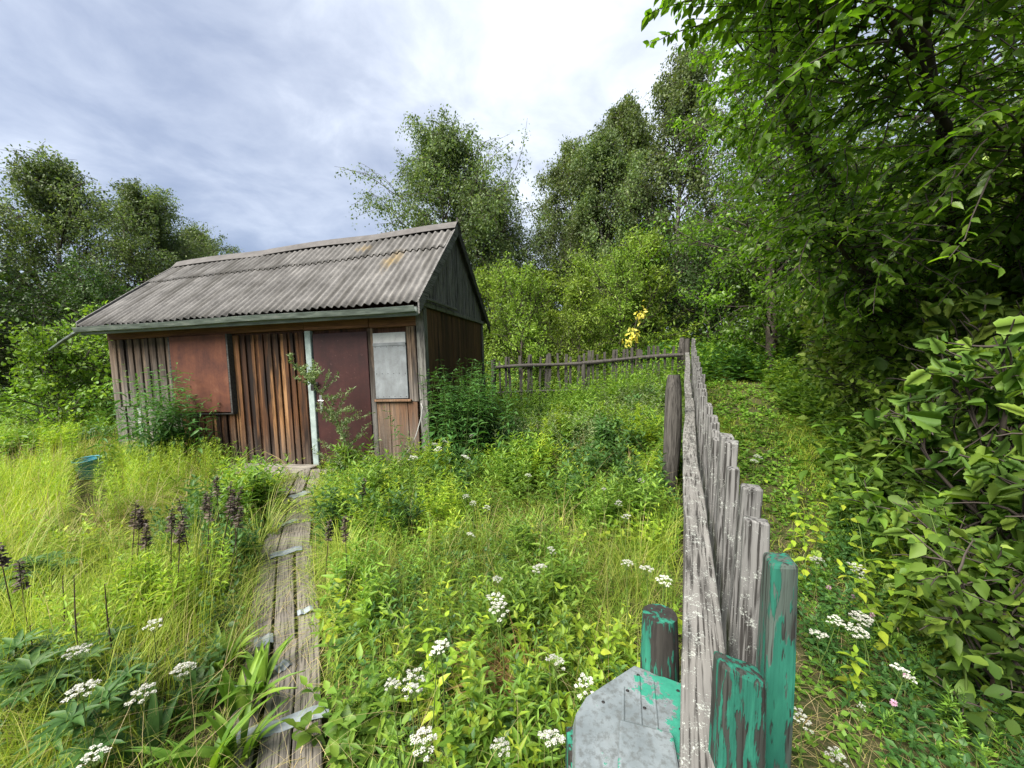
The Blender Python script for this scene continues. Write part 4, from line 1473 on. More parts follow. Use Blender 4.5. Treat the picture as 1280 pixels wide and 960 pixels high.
def cover():
    rng = np.random.default_rng(200)
    # ---- grass
    gG, gB, gS = Geo(), Geo(), Geo()

    def put(geo, x, y, L, W, bend, n=4, mi=0):
        P = np.stack([x, y, ground_z(x, y) - .01], -1)
        v, f = blades(P, L, W, bend, rng.uniform(0, 2 * PI, len(x)), n)
        geo.add(v, f, mi)

    def field(dens, x0, x1, y0, y1, fil=None):
        n = int(dens * (x1 - x0) * (y1 - y0))
        x, y = sample_area(rng, n, x0, x1, y0, y1)
        ok = free(x, y) & view(x, y)
        if fil is not None:
            ok &= fil(x, y)
        return x[ok], y[ok]

    garden = lambda x, y: (fence_sl(x, y)[1] < -.02) & (walk_dist(x, y) > .15 + .08 * vnoise(x, y, 6, 3))
    for (x0, x1, y0, y1, den, nn) in ((-4.5, 1.6, .4, 3.2, 1900, 5), (-7.5, 4.2, 3.2, 6.2, 650, 4), (-14, 6, 6.2, 10.5, 260, 3), (-24, -5, 4, 14, 150, 3)):
        x, y = field(den, x0, x1, y0, y1, garden)
        clump = vnoise(x, y, 2.6, 11)
        keep = rng.uniform(0, 1, len(x)) < np.clip(.55 + .6 * clump, .08, 1)
        x, y, clump = x[keep], y[keep], clump[keep]
        wd = walk_dist(x, y)
        d = np.hypot(x, y)
        hh = (.29 + .13 * vnoise(x, y, 1.7, 12) + .15 * vnoise(x, y, 4.5, 13)) * (1 + .0 * d) * sm(-.12, .45, wd)
        hh = np.where(x < -3.2, hh * 1.25, hh)
        L = hh.clip(.07, .8) * rng.uniform(.6, 1.5, len(x))
        W = rng.uniform(.0022, .0052, len(x)) * np.clip(d / 2.4, .9, 2.6)
        put(gG, x, y, L, W, rng.uniform(.15, 1.05, len(x)), nn)
    # tussocks
    for (x0, x1, y0, y1, den, geo) in ((-4.5, 1.6, .5, 3.4, 3.0, gG), (-8, 4.2, 3.4, 7, 1.8, gG), (-8, 1.6, .5, 6, 1.0, gB)):
        x, y = field(den, x0, x1, y0, y1, garden)
        n = 130
        L0 = np.repeat(rng.uniform(.32, .62, len(x)), n)
        cx, cy_ = np.repeat(x, n), np.repeat(y, n)
        a = rng.uniform(0, 6.28, len(cx)); rr = .07 * np.sqrt(rng.uniform(0, 1, len(cx)))
        xx, yy = cx + rr * np.cos(a), cy_ + rr * np.sin(a)
        P = np.stack([xx, yy, ground_z(xx, yy) - .01], -1)
        side = np.repeat(rng.uniform(0, 6.28, len(x)), n)
        v, f = blades(P, L0 * rng.uniform(.6, 1.2, len(cx)), rng.uniform(.0025, .005, len(cx)) * np.clip(np.hypot(cx, cy_) / 2.4, .9, 2.4), rng.uniform(.5, 1.35, len(cx)), a * .6 + .4 * side + rng.normal(0, .4, len(cx)), 5)
        geo.add(v, f)
    # tufts hanging over the edges of the plank walk
    for a, b in zip(WK[:-1], WK[1:]):
        dd = (b - a) / np.linalg.norm(b - a); nn_ = np.array([dd[1], -dd[0]])
        for sd_ in (-1, 1):
            for t in np.arange(.06, 1, .13):
                if rng.uniform() < .35:
                    continue
                c = a + (b - a) * t + nn_ * sd_ * rng.uniform(.2, .29)
                n = 70
                P = np.stack([c[0] + rng.normal(0, .035, n), c[1] + rng.normal(0, .035, n), np.zeros(n)], -1)
                P[:, 2] = ground_z(P[:, 0], P[:, 1]) - .01
                v, f = blades(P, rng.uniform(.14, .34, n), rng.uniform(.0025, .005, n), rng.uniform(.4, 1.25, n), rng.uniform(0, 6.28, n), 5)
                (gG if rng.uniform() < .7 else gB).add(v, f)
    # bright thin grass in the left part of the garden
    for (x0, x1, y0, y1, den) in ((-5.5, -1.5, 1.2, 3.4, 1300), (-9.5, -2.6, 3.2, 5.8, 1250), (-16, -4.5, 4.5, 8.5, 420)):
        x, y = field(den, x0, x1, y0, y1, garden)
        k = (vnoise(x, y, 1.2, 15) > -.35) & (walk_dist(x, y) > .35)
        x, y = x[k], y[k]
        L = rng.uniform(.25, .62, len(x)) * np.where(x < -.8 * y, 1.2, .9)
        put(gB, x, y, L, rng.uniform(.0018, .0038, len(x)) * np.clip(np.hypot(x, y) / 2.4, .9, 3), rng.uniform(.1, .8, len(x)), 4)
    # the path: short trodden grass
    for (y0, y1, den, nn) in ((.4, 3., 2200, 3), (3., 7., 1900, 3), (7., 13., 700, 3)):
        x, y = field(den, .3, 8.5, y0, y1, lambda x, y: (fence_sl(x, y)[1] > .06) & (fence_sl(x, y)[1] < 3.2))
        s, l = fence_sl(x, y)
        k = rng.uniform(0, 1, len(x)) < np.clip(.55 + .5 * vnoise(x, y, 3.0, 19), .15, 1)
        x, y, l = x[k], y[k], l[k]
        L = (.07 + .10 * np.abs(l - .75) + .03 * vnoise(x, y, 4, 20)).clip(.04, .3) * rng.uniform(.6, 1.5, len(x))
        put(gB if y0 > 2.9 else gG, x, y, L, rng.uniform(.002, .0045, len(x)) * np.clip(np.hypot(x, y) / 2.4, .9, 2.6), rng.uniform(.3, 1.2, len(x)), nn)
    # straw and dead stems
    for (x0, x1, y0, y1, den) in ((-4.5, 3., .4, 3.4, 190), (-8, 4.5, 3.4, 7, 150), (-8, -3, 3, 6, 160), (-16, -4.5, 4.2, 9, 220)):
        x, y = field(den, x0, x1, y0, y1, garden)
        k = rng.uniform(0, 1, len(x)) < np.clip(.5 + .7 * vnoise(x, y, 2., 25), .08, 1)
        x, y = x[k], y[k]
        L = rng.uniform(.3, .8, len(x))
        put(gS, x, y, L, rng.uniform(.0014, .003, len(x)) * np.clip(np.hypot(x, y) / 2.6, .9, 2.6), rng.uniform(.1, 1.1, len(x)), 5)
    # dead mat lying on the soil
    x, y = field(300, -3.5, 3.2, .4, 3.2, None)
    put(gS, x, y, rng.uniform(.08, .25, len(x)), rng.uniform(.002, .004, len(x)), rng.uniform(1.3, 1.6, len(x)), 4)
    tag(gG.obj('grass', M['grass']), kind='stuff')
    tag(gB.obj('bright_grass', M['bright_grass']), kind='stuff')
    tag(gS.obj('dry_grass', M['straw']), kind='stuff')

    # ---- leafy weeds
    def weeds(name, mats, specs):
        g = Geo()
        for (den, box, fil, h, nl, L, W, tmpl, whorl, mi, lean, *cl) in specs:
            x, y = field(den, *box, fil)
            if not len(x):
                continue
            if cl:
                sc = np.repeat(rng.uniform(.7, 1.3, len(x)), cl[0])
                x = np.repeat(x, cl[0]) + rng.normal(0, cl[1], len(x) * cl[0]); y = np.repeat(y, cl[0]) + rng.normal(0, cl[1], len(y) * cl[0])
                k = free(x, y) & ((walk_dist(x, y) > .2) | (fence_sl(x, y)[1] > 0)); x, y = x[k], y[k]
            P = np.stack([x, y, ground_z(x, y) - .01], -1)
            hh = h * rng.uniform(.6, 1.25, len(x))
            dl = np.clip(np.hypot(x, y) / 3.5, 1, 1.6)
            st, lf = stems(rng, P, hh, lean * rng.uniform(.2, 1.5, len(x)), nl, L * dl * rng.uniform(.8, 1.2, len(x)), W * dl * rng.uniform(.8, 1.2, len(x)), tmpl, whorl=whorl, rad=.0018)
            g.add(*st, mi); g.add(*lf, mi)
        tag(g.obj(name, mats), kind='stuff')

    def band(seed, s, lo, base=garden):
        return lambda x, y: base(x, y) & (vnoise(x, y, s, seed) > lo)
    gap = lambda x, y: garden(x, y) & (walk_dist(x, y) > .34) & ((x > -.80 * y) | (y > 6.3) | (vnoise(x, y, 1.5, 44) > .55))
    gapn = lambda x, y: garden(x, y) & (walk_dist(x, y) > .25) & ((x > -.86 * y) | (y > 6.3) | (y < 2.0) | (vnoise(x, y, 1.5, 45) > .35))
    weeds('weeds', [M['herb_leaf'], M['dark_herb'], M['lime_leaf'], M['grey_herb']], [
        # lance-leaved weeds everywhere in the garden
        (110, (-4.5, 1.6, .5, 3.2), band(31, 1.9, .0, gapn), .34, 9, .075, .019, T_SIMPLE, 2, 0, .3),
        (85, (-8, 4.2, 3.2, 6.4), band(32, 1.6, -.15, gap), .46, 10, .085, .022, T_SIMPLE, 2, 0, .3),
        (50, (-14, 6, 6.2, 10.2), band(33, 1.4, -.3, gapn), .5, 9, .09, .026, T_SIMPLE, 2, 0, .3),
        # darker oval leaves
        (95, (-4.5, 1.6, .5, 3.2), band(34, 2.2, .12, gapn), .27, 7, .055, .032, T_OVATE, 2, 1, .3),
        (60, (-8, 4.2, 3.2, 6.4), band(35, 1.8, .1, gap), .38, 8, .06, .036, T_SIMPLE, 2, 1, .3),
        (22, (-14, 6, 6.2, 10.2), band(36, 1.4, .05, gapn), .45, 8, .075, .04, T_SIMPLE, 2, 1, .3),
        # yellow-green ones
        (48, (-4.5, 1.6, .5, 3.2), band(37, 2.2, .3, gapn), .36, 8, .075, .024, T_SIMPLE, 2, 2, .25),
        (42, (-8, 4.2, 3.2, 6.4), band(38, 1.8, .15, gap), .46, 10, .085, .024, T_SIMPLE, 2, 2, .25),
        # greyish small-leaved weeds towards the cross fence
        (60, (-.8, 4.2, 7.2, 9.6), garden, .8, 12, .085, .028, T_SIMPLE, 2, 0, .2),
        (80, (-1.5, 4.2, 4.8, 8.6), band(39, 1.4, -.1, gapn), .62, 14, .05, .014, T_SIMPLE, 2, 3, .2),
        # feathery fine-leaved stand left of the walk
        (110, (-9, -3.6, 3.4, 6.6), band(40, 1.1, -.2), .58, 26, .055, .005, T_DIAMOND, 3, 2, .15),
        # fine-leaved weeds near the fence
        (55, (-1.2, 1.7, 1.8, 4.6), band(41, 1.8, -.2, gapn), .36, 16, .04, .008, T_DIAMOND, 3, 0, .3),
        # ferny rosettes and leafy mounds, each a clump of its own kind
        (3.2, (-4.5, 1.6, .6, 3.2), gap, .34, 17, .036, .010, T_SIMPLE, 2, 0, 1.1, 15, .035),
        (2.6, (-8, 4.2, 3.2, 7.5), gap, .42, 17, .045, .013, T_SIMPLE, 2, 2, 1.0, 15, .05),
        (2.2, (-4.5, 1.6, .6, 3.2), gap, .30, 6, .085, .05, T_OVATE, 2, 2, .45, 8, .06),
        (2.0, (-4.5, 1.6, .6, 3.2), gap, .42, 11, .095, .026, T_OVATE, 2, 0, .3, 14, .08),
        (1.8, (-8, 4.2, 3.2, 7.5), gap, .55, 12, .105, .03, T_OVATE, 2, 0, .3, 18, .1),
        (1.5, (-8, 4.2, 3.2, 7.5), gap, .5, 10, .10, .04, T_OVATE, 2, 1, .3, 16, .1),
        (1.2, (-8, 4.2, 3.2, 7.5), gap, .55, 20, .07, .014, T_SIMPLE, 3, 2, .2, 16, .08),
        # low clover on the garden floor
        (230, (-4.5, 1.6, .5, 3.0), band(42, 2.6, -.2, gapn), .10, 5, .032, .03, T_SIMPLE, 1, 0, .6),
    ])
    hill = lambda x, y: (fence_sl(x, y)[1] > .72 + .2 * vnoise(x, y, 2.4, 51) + .95 * sm(2.2, 4.5, y)) & (fence_sl(x, y)[1] < 6)
    edge = lambda x, y: (fence_sl(x, y)[1] > .16) & (fence_sl(x, y)[1] < 3.0) & (vnoise(x, y, 2.3, 52) > -.55)
    weeds('path_weeds', [M['herb_leaf'], M['dark_herb'], M['shade_leaf']], [
        (260, (.6, 5., .4, 3.2), hill, .17, 6, .045, .034, T_OVATE, 1, 1, .5),
        (70, (.6, 5., .4, 3.2), hill, .28, 9, .06, .02, T_SIMPLE, 2, 1, .3),
        (60, (.6, 5., .4, 3.4), hill, .24, 14, .04, .008, T_DIAMOND, 3, 0, .3),
        (150, (.4, 8, .5, 6.5), edge, .09, 5, .045, .036, T_SIMPLE, 1, 0, .6),
        (70, (1.2, 9, 6.5, 12), edge, .12, 5, .06, .045, T_SIMPLE, 1, 0, .6),
        (75, (1.5, 10, 3., 9), hill, .5, 9, .10, .06, T_SIMPLE, 2, 2, .4),
        (28, (4, 16, 2., 18), lambda x, y: fence_sl(x, y)[1] > 3.2, .9, 9, .15, .085, T_SIMPLE, 2, 2, .4),
    ])
    # rough growth beyond the garden, up to the trees
    far = lambda x, y: ((fence_sl(x, y)[0] > 9.1) | (x < -7)) & (vnoise(x, y, .8, 61) > -.6)
    weeds('undergrowth', [M['herb_leaf'], M['dark_herb']], [
        (9, (-24, 10, 9.5, 20), far, .9, 12, .14, .06, T_DIAMOND, 2, 0, .3),
        (9, (-24, 10, 9.5, 20), far, .8, 12, .14, .07, T_DIAMOND, 2, 1, .3),
        (10, (-20, -6.6, 5, 9.5), far, .6, 12, .10, .03, T_DIAMOND, 2, 0, .3),
    ])


cover()


def far_wood():
    """The wood that closes the view behind the single trees: one mass."""
    rng = np.random.default_rng(300)
    g = Geo()
    n = 150
    az = np.linspace(R(-68), R(75), n) + rng.normal(0, .01, n)
    d = rng.uniform(25, 36, n)
    x, y = np.sin(az) * d, np.cos(az) * d
    h = np.where(az > R(20), rng.uniform(6, 10, n), np.where(az < R(-35), rng.uniform(4.5, 6.5, n), rng.uniform(3.5, 5., n)))
    m = 420
    u = unit(rng.normal(0, 1, (n, m, 3))) * (rng.uniform(.2, 1, (n, m, 1)) ** .4)
    lump = 1 + .25 * np.sin(u[..., 0:1] * 5 + np.arange(n)[:, None, None]) * np.sin(u[..., 2:3] * 6)
    P = np.stack([x, y, ground_z(x, y) + h * .5], -1)[:, None] + u * lump * np.stack([h * .34, h * .34, h * .55], -1)[:, None]
    P = P.reshape(-1, 3)
    D = rng.normal(0, 1, P.shape); Nn = rng.normal(0, .7, P.shape) + np.array([0, 0, .8])
    L = rng.uniform(.35, .7, len(P))
    v, f = leaves(P, D, Nn, L, L * .6, T_SIMPLE)
    g.add(v, f)
    tag(g.obj('far_wood', M['far_leaf']), kind='stuff')


far_wood()

# ------------------------------------------------------------------ single plants in the garden
def leafy(name, label, cat, x, y, n, h, spread, L, W, mat, tmpl, nl, seed, whorl=2, lean=.25, el=.35, group=None, stem=None, taper=.5, droop=0., parts=('stem', 'foliage')):
    r = np.random.default_rng(seed)
    T = thing(name, label, cat, (x, y, float(ground_z(x, y)) - .01), group=group)
    base = np.stack([r.normal(0, spread, n), r.normal(0, spread, n), np.zeros(n)], -1)
    st, lf = stems(r, base, h * r.uniform(.65, 1.12, n), lean * r.uniform(.3, 1.5, n), nl, L * r.uniform(.8, 1.2, n), W * r.uniform(.8, 1.2, n), tmpl, el=el, whorl=whorl, rad=.003, taper=taper, droop=droop)
    Geo().add(*st).obj(parts[0], stem or M['stem'], T, smooth=True)
    Geo().add(*lf).obj(parts[1], mat, T)
    return T


def plants():
    rng = np.random.default_rng(400)
    P = lambda lx, ly: shed_world(lx, ly)[:2]
    # by the shed
    q = P(-3.62, -.42); leafy('nettle_clump', 'dark green nettle clump growing up in front of the rusty shutter', 'weed', q[0] - .12, q[1], 70, 1.5, .22, .15, .042, M['dark_herb'], T_OVATE, 14, 1, el=.1, droop=.35)
    q = P(-4.25, -.35); leafy('tall_weed', 'slender green weed climbing between the white board and rusty shutter', 'weed', q[0], q[1], 7, 1.5, .12, .10, .022, M['herb_leaf'], T_SIMPLE, 20, 2, lean=.08)
    q = np.array([-.62, 5.75]); leafy('dark_bush', 'leafy bush with narrow leaves against the end wall of the shed', 'bush', -.62, 5.25, 170, 1.5, .24, .14, .036, M['dark_herb'], T_SIMPLE, 20, 3, lean=.2, el=.2, droop=.25)
    q = P(-.88, -.55)
    # leaning mugwort in front of the door
    T = thing('mugwort', 'feathery mugwort leaning across the maroon door', 'weed', (q[0], q[1], .12))
    n = 30
    r = np.random.default_rng(5)
    main = np.array([[.06, 0, 0], [0, 0, .42], [-.14, 0, .85], [-.36, 0, 1.2], [-.62, 0, 1.45]])
    g = Geo(); tube1(g, main, [.008, .007, .006, .004, .002], 5); 
    t = r.uniform(.1, 3.95, 46); i = t.astype(int); p0 = main[i] + (main[i + 1] - main[i]) * (t - i)[:, None]
    d = np.stack([r.normal(.1, .7, 46), r.normal(0, .7, 46), r.uniform(.2, .9, 46)], -1)
    br = branch_curve(p0, d, (.58 - .095 * t) * r.uniform(.7, 1.2, 46), 6, .1, r, .1)
    v, f = tubes(br, np.broadcast_to(np.linspace(.0025, .001, 6), (46, 6)), 3); g.add(v, f)
    g.obj('stem', M['stem'], T, smooth=True)
    m = 60
    tl = r.uniform(.3, 4.95, (46, m)); a = tl.astype(int); o_ = np.arange(46)[:, None]
    pp = br[o_, a] + (br[o_, a + 1] - br[o_, a]) * (tl - a)[..., None]
    dd = r.normal(0, 1, (46, m, 3)) + np.array([0, 0, .3]); nn = r.normal(0, 1, (46, m, 3))
    ll = r.uniform(.025, .06, 46 * m)
    v, f = leaves(pp.reshape(-1, 3), dd.reshape(-1, 3), nn.reshape(-1, 3), ll, ll * .3, T_SIMPLE)
    Geo().add(v, f).obj('foliage', M['grey_herb'], T)
    # tall spikes at the left end
    for k, (px, py, h, lab) in enumerate(((92, 600, 1.15, 'tall columnar weed in front of the light bush'), (150, 600, 1.0, 'tall columnar weed at the left corner of the shed'),
                                          (62, 612, .75, 'short columnar weed beside the blue bucket, on its far grass side'), (138, 622, .8, 'short columnar weed between the blue bucket and shed'))):
        q = at(px, py)
        leafy('columnar_weed', lab, 'weed', q[0], q[1], 5, h, .06, .085, .022, M['herb_leaf'] if k % 2 else M['lime_leaf'], T_SIMPLE, 24, 20 + k, lean=.06, group='columnar weeds left of the shed')
    # bright goldenrod clump, dark clump behind
    for k, (px, py, n, h, L, W, m, nl, lab) in enumerate((
            (175, 800, 34, .50, .085, .018, 'lime_leaf', 18, 'bright yellow-green goldenrod clump in the grass left of the walk'),
            (225, 770, 22, .46, .085, .018, 'lime_leaf', 18, 'smaller yellow-green goldenrod clump next to the dark seed spikes'),
            (285, 720, 26, .46, .09, .03, 'dark_herb', 10, 'dark leafy clump under the dark seed spikes beside the walk'),
            (250, 700, 30, .5, .09, .034, 'dark_herb', 10, 'broad dark clump around the feet of the dark seed spikes'),
            (325, 640, 18, .3, .05, .012, 'lime_leaf', 16, 'feathery light clump at the top of the walk'))):
        q = at(px, py)
        leafy('weed_clump', lab, 'weed', q[0], q[1], n, h, .13, L, W, M[m], T_SIMPLE, nl, 40 + k, lean=.22)
    # yellowing oval-leaved plants
    for k, (px, py, n, h, lab) in enumerate(((560, 900, 11, .36, 'yellowing oval-leaved plant among white umbels beside the brown tuft'), (700, 880, 7, .30, 'yellowing oval-leaved plant between the brown tuft and metal sheet'),
                                             (470, 905, 9, .28, 'light oval-leaved plant at the edge of the walk'), (425, 960, 8, .24, 'low oval-leaved plant by the longest tin strip'),
                                             (600, 975, 9, .26, 'pale oval-leaved plant in the bottom middle of the garden'))):
        q = at(px, py)
        leafy('oval_leaf_plant', lab, 'plant', q[0], q[1], n, h, .085, .085, .046, M['lime_leaf'] if k < 2 else M['herb_leaf'], T_OVATE, 6, 60 + k, lean=.5, el=.15, taper=.3)
    # dock with long leaves, left of the walk
    docks = [(235, 900), (300, 905), (275, 845), (190, 965), (325, 870), (255, 985), (150, 905), (300, 960)]
    for k, (px, py) in enumerate(docks):
        q = at(px, py)
        r = np.random.default_rng(80 + k)
        n = 15
        az = r.uniform(0, 6.28, n)
        lab = ['dock with long upright leaves behind the white umbels left of the walk', 'dock beside the walk between its two lower tin strips', 'dock with bright leaves, farthest up its row', 'dock at the bottom edge left of the walk',
               'dock leaning over the plank walk', 'dock in the bottom row closest to the walk', 'dock between the lupin leaves and the goldenrod', 'dock by the end of the longest tin strip'][k]
        T = thing('dock_plant', lab, 'plant', tuple(q), group='dock plants left of the walk')
        pp = np.stack([.03 * np.cos(az), .03 * np.sin(az), np.zeros(n)], -1)
        for i in range(3):
            pass
        v, f = blades(pp, r.uniform(.2, .36, n), r.uniform(.035, .06, n), r.uniform(.2, .9, n), az, 6)
        # widen the middle: dock blades are lance shaped
        vv = v.reshape(n, 7, 2, 3); c = vv.mean(2, keepdims=True)
        prof = np.array([.25, .6, .95, 1.15, 1.2, 1.0, .25])[None, :, None, None]
        fold = np.array([0, 0, 1.])
        vv = c + (vv - c) * prof
        mid = c[:, :, 0] - np.array([0, 0, .006])
        v3 = np.stack([vv[:, :, 0], mid, vv[:, :, 1]], 2).reshape(-1, 3)
        ii, jj, kk = np.meshgrid(np.arange(n), np.arange(6), np.arange(2), indexing='ij')
        o = (ii * 7 + jj) * 3 + kk
        f3 = np.stack([o, o + 1, o + 4, o + 3], -1).reshape(-1, 4)
        Geo().add(v3, f3).obj('foliage', M['herb_leaf'] if k % 3 else M['dark_herb'], T, smooth=True)
    # lupins: fans of leaflets in the bottom left corner
    for k, (px, py, lab) in enumerate(((45, 930, 'lupin with fans of dark leaflets in the bottom left corner'), (110, 900, 'lupin with fans of dark leaflets beside the bare brown stalks'), (15, 880, 'lupin with dark leaflets at the left picture edge'),
                                       (110, 985, 'lupin low in the bottom left, below the white umbels'), (570, 720, 'lone blue-green lupin tuft in the middle of the garden'), (35, 770, 'lupin among the dead brown stems at the left'))):
        q = at(px, py)
        r = np.random.default_rng(120 + k)
        T = thing('lupin', lab, 'plant', tuple(q), group='lupins')
        small = .62 if k == 4 else 1.
        n = 16 if k != 4 else 7
        az = r.uniform(0, 6.28, n); rad = r.uniform(.02, .22, n) * small; h = r.uniform(.16, .36, n) * small
        c = np.stack([rad * np.cos(az), rad * np.sin(az), h], -1)
        pts = np.stack([c * np.array([.1, .1, 0]), c * np.array([.5, .5, .6]), c], 1)
        Geo().add(*tubes(pts, np.full((n, 3), .0022), 4)).obj('stem', M['stem'], T)
        m = 9
        a = (np.arange(m) * 2 * PI / m)[None] + r.uniform(0, 6.28, (n, 1))
        e = r.uniform(.0, .5, (n, 1)) + r.normal(0, .1, (n, m))
        D = np.stack([np.cos(a) * np.cos(e), np.sin(a) * np.cos(e), np.sin(e)], -1)
        Nn = np.stack([-np.cos(a) * np.sin(e), -np.sin(a) * np.sin(e), np.cos(e)], -1)
        L = np.repeat(r.uniform(.06, .105, n), m) * small
        v, f = leaves(np.repeat(c, m, 0), D.reshape(-1, 3), Nn.reshape(-1, 3), L, L * .3, T_OVATE)
        Geo().add(v, f).obj('foliage', M['dark_herb'], T)

    # dark seed spikes
    groups = {'seed spikes beside the walk': [(240, 645, .16), (267, 622, .13), (285, 622, .13), (252, 632, .12), (276, 640, .10), (262, 636, .12), (292, 634, .11), (246, 618, .10), (272, 612, .10)],
              'seed spikes in the yellow grass': [(205, 650, .12), (150, 660, .10), (172, 662, .1), (192, 640, .1), (212, 662, .1), (160, 648, .09)],
              'seed spikes right of the walk': [(402, 655, .12), (432, 668, .10), (447, 605, .12)],
              'seed spikes at the left picture edge': [(15, 690, .1), (28, 702, .09)]}
    glab = {'seed spikes beside the walk': 'dark brown seed spike standing above the dark clump beside the walk',
            'seed spikes in the yellow grass': 'dark brown seed spike behind the goldenrod in the yellow grass',
            'seed spikes right of the walk': 'dark seed spike in the weeds just right of the plank walk',
            'seed spikes at the left picture edge': 'short dark seed spike among dead stems at the left edge'}
    k = 0
    for gname, lst in groups.items():
        for (px, py, ln) in lst:
            h = .62 if px < 390 else .5
            q = at(px, py, h)
            r = np.random.default_rng(160 + k); k += 1
            T = thing('seed_spike', glab[gname], 'seed spike', tuple(q), group=gname)
            lx, ly = r.normal(0, .075, 2)
            ln = ln * r.uniform(.75, 1.05); h = h * r.uniform(.86, 1.02)
            top = np.array([lx, ly, h + ln * .9])
            Geo().add(*tubes(np.array([[[0, 0, 0], top * .5, top]]), np.array([[.003, .003, .002]]), 5)).obj('stem', M['dark_stem'], T)
            n = 54
            t = np.linspace(0, 1, n); z = h - ln * .6 + t * ln * 1.6
            cpos = np.stack([lx * z / top[2], ly * z / top[2], z], -1)
            a = np.arange(n) * 2.4
            D = np.stack([np.cos(a), np.sin(a), r.uniform(-.2, .5, n)], -1)
            L = (.040 - .016 * t) * r.uniform(.7, 1.2, n)
            v, f = leaves(cpos, D, np.array([0, 0, 1.]) + r.normal(0, .5, (n, 3)), L, L * .62, T_SIMPLE)
            Geo().add(v, f).obj('seed_head', M['seed'], T)

    # bare brown stalks
    for k, ((ax, ay), (bx, by), h) in enumerate((((105, 890), (70, 720), .62), ((147, 880), (120, 735), .58), ((85, 850), (58, 735), .5), ((40, 920), (0, 835), .34), ((50, 900), (5, 815), .40))):
        q = at(ax, ay)
        r = np.random.default_rng(190 + k)
        T = thing('bare_stalk', 'thin bare brown stalk rising above the lupin leaves', 'stalk', tuple(q), group='bare stalks above the lupins')
        top = np.array([r.normal(-.08, .03), r.normal(.05, .03), h])
        pts = np.array([[0, 0, 0], top * .35 + r.normal(0, .006, 3), top * .7 + r.normal(0, .006, 3), top])
        g = Geo(); tube1(g, pts, [.004, .0036, .003, .0016], 6); g.obj('stem', M['dark_stem'], T, smooth=True)
        n = 12
        z = np.linspace(.35, .98, n); c = z[:, None] * top
        a = np.arange(n) * 2.4
        D = np.stack([np.cos(a), np.sin(a), np.full(n, 1.2)], -1)
        v, f = leaves(c, D, np.stack([-np.cos(a), -np.sin(a), np.full(n, .6)], -1), .02, .006, T_SIMPLE)
        Geo().add(v, f).obj('bract', M['seed'], T)

    # umbels ---------------------------------------------------------------
    def umbel(px, py, dia, h, lab, grp, seed):
        r = np.random.default_rng(seed)
        dia = dia * r.uniform(.85, 1.08)
        q = at(px, py, h)
        T = thing('umbel_flower', lab, 'flower', tuple(q), group=grp)
        lx, ly = r.normal(0, .03, 2)
        top = np.array([lx, ly, h - .035])
        nr = int(r.integers(11, 17))
        az = np.arange(nr) * 2.4 + r.uniform(0, 6); rad = dia / 2 * np.sqrt((np.arange(nr) + .6) / nr)
        dome = .018 * (1 - (rad / (dia / 2)) ** 2)
        tilt = r.normal(0, .22, 2)
        c = np.stack([rad * np.cos(az), rad * np.sin(az), dome], -1)
        c[:, 2] += c[:, 0] * tilt[0] + c[:, 1] * tilt[1] + r.normal(0, .004, nr)
        c = c + np.array([lx, ly, h])
        g = Geo()
        g.add(*tubes(np.array([[[0, 0, 0], top * .5 + [.01, 0, 0], top]]), np.array([[.003, .0026, .002]]), 4))
        pts = np.stack([np.repeat(top[None], nr, 0), (top + c) / 2 + [0, 0, -.004], c - [0, 0, .003]], 1)
        g.add(*tubes(pts, np.full((nr, 3), .0009), 3))
        g.obj('stem', M['stem'], T)
        m = 13
        pr = dia * .105
        a = (np.arange(m) * 2.4)[None] + r.uniform(0, 6, (nr, 1)); rr = pr * np.sqrt((np.arange(m) + .5) / m)[None] * r.uniform(.8, 1.2, (nr, 1))
        fp = c[:, None] + np.stack([rr * np.cos(a), rr * np.sin(a), .6 * (pr - rr) + r.normal(0, .0012, (nr, m))], -1)
        fp = fp.reshape(-1, 3)
        # each floret: a tiny crossed star
        D = r.normal(0, 1, fp.shape) * np.array([1, 1, .35]); L = r.uniform(.0045, .0075, len(fp)) * (dia / .08)
        g = Geo()
        for s_ in (0, 1):
            D2 = D if s_ == 0 else np.cross(D, np.array([0, 0, 1.])) + np.array([0, 0, .15])
            v, f = leaves(fp - unit(D2) * L[:, None] / 2, D2, np.array([0, 0, 1.]) + r.normal(0, .4, fp.shape), L, L * .8, T_DIAMOND)
            g.add(v, f)
        g.obj('flower_head', M['white_petal'], T)
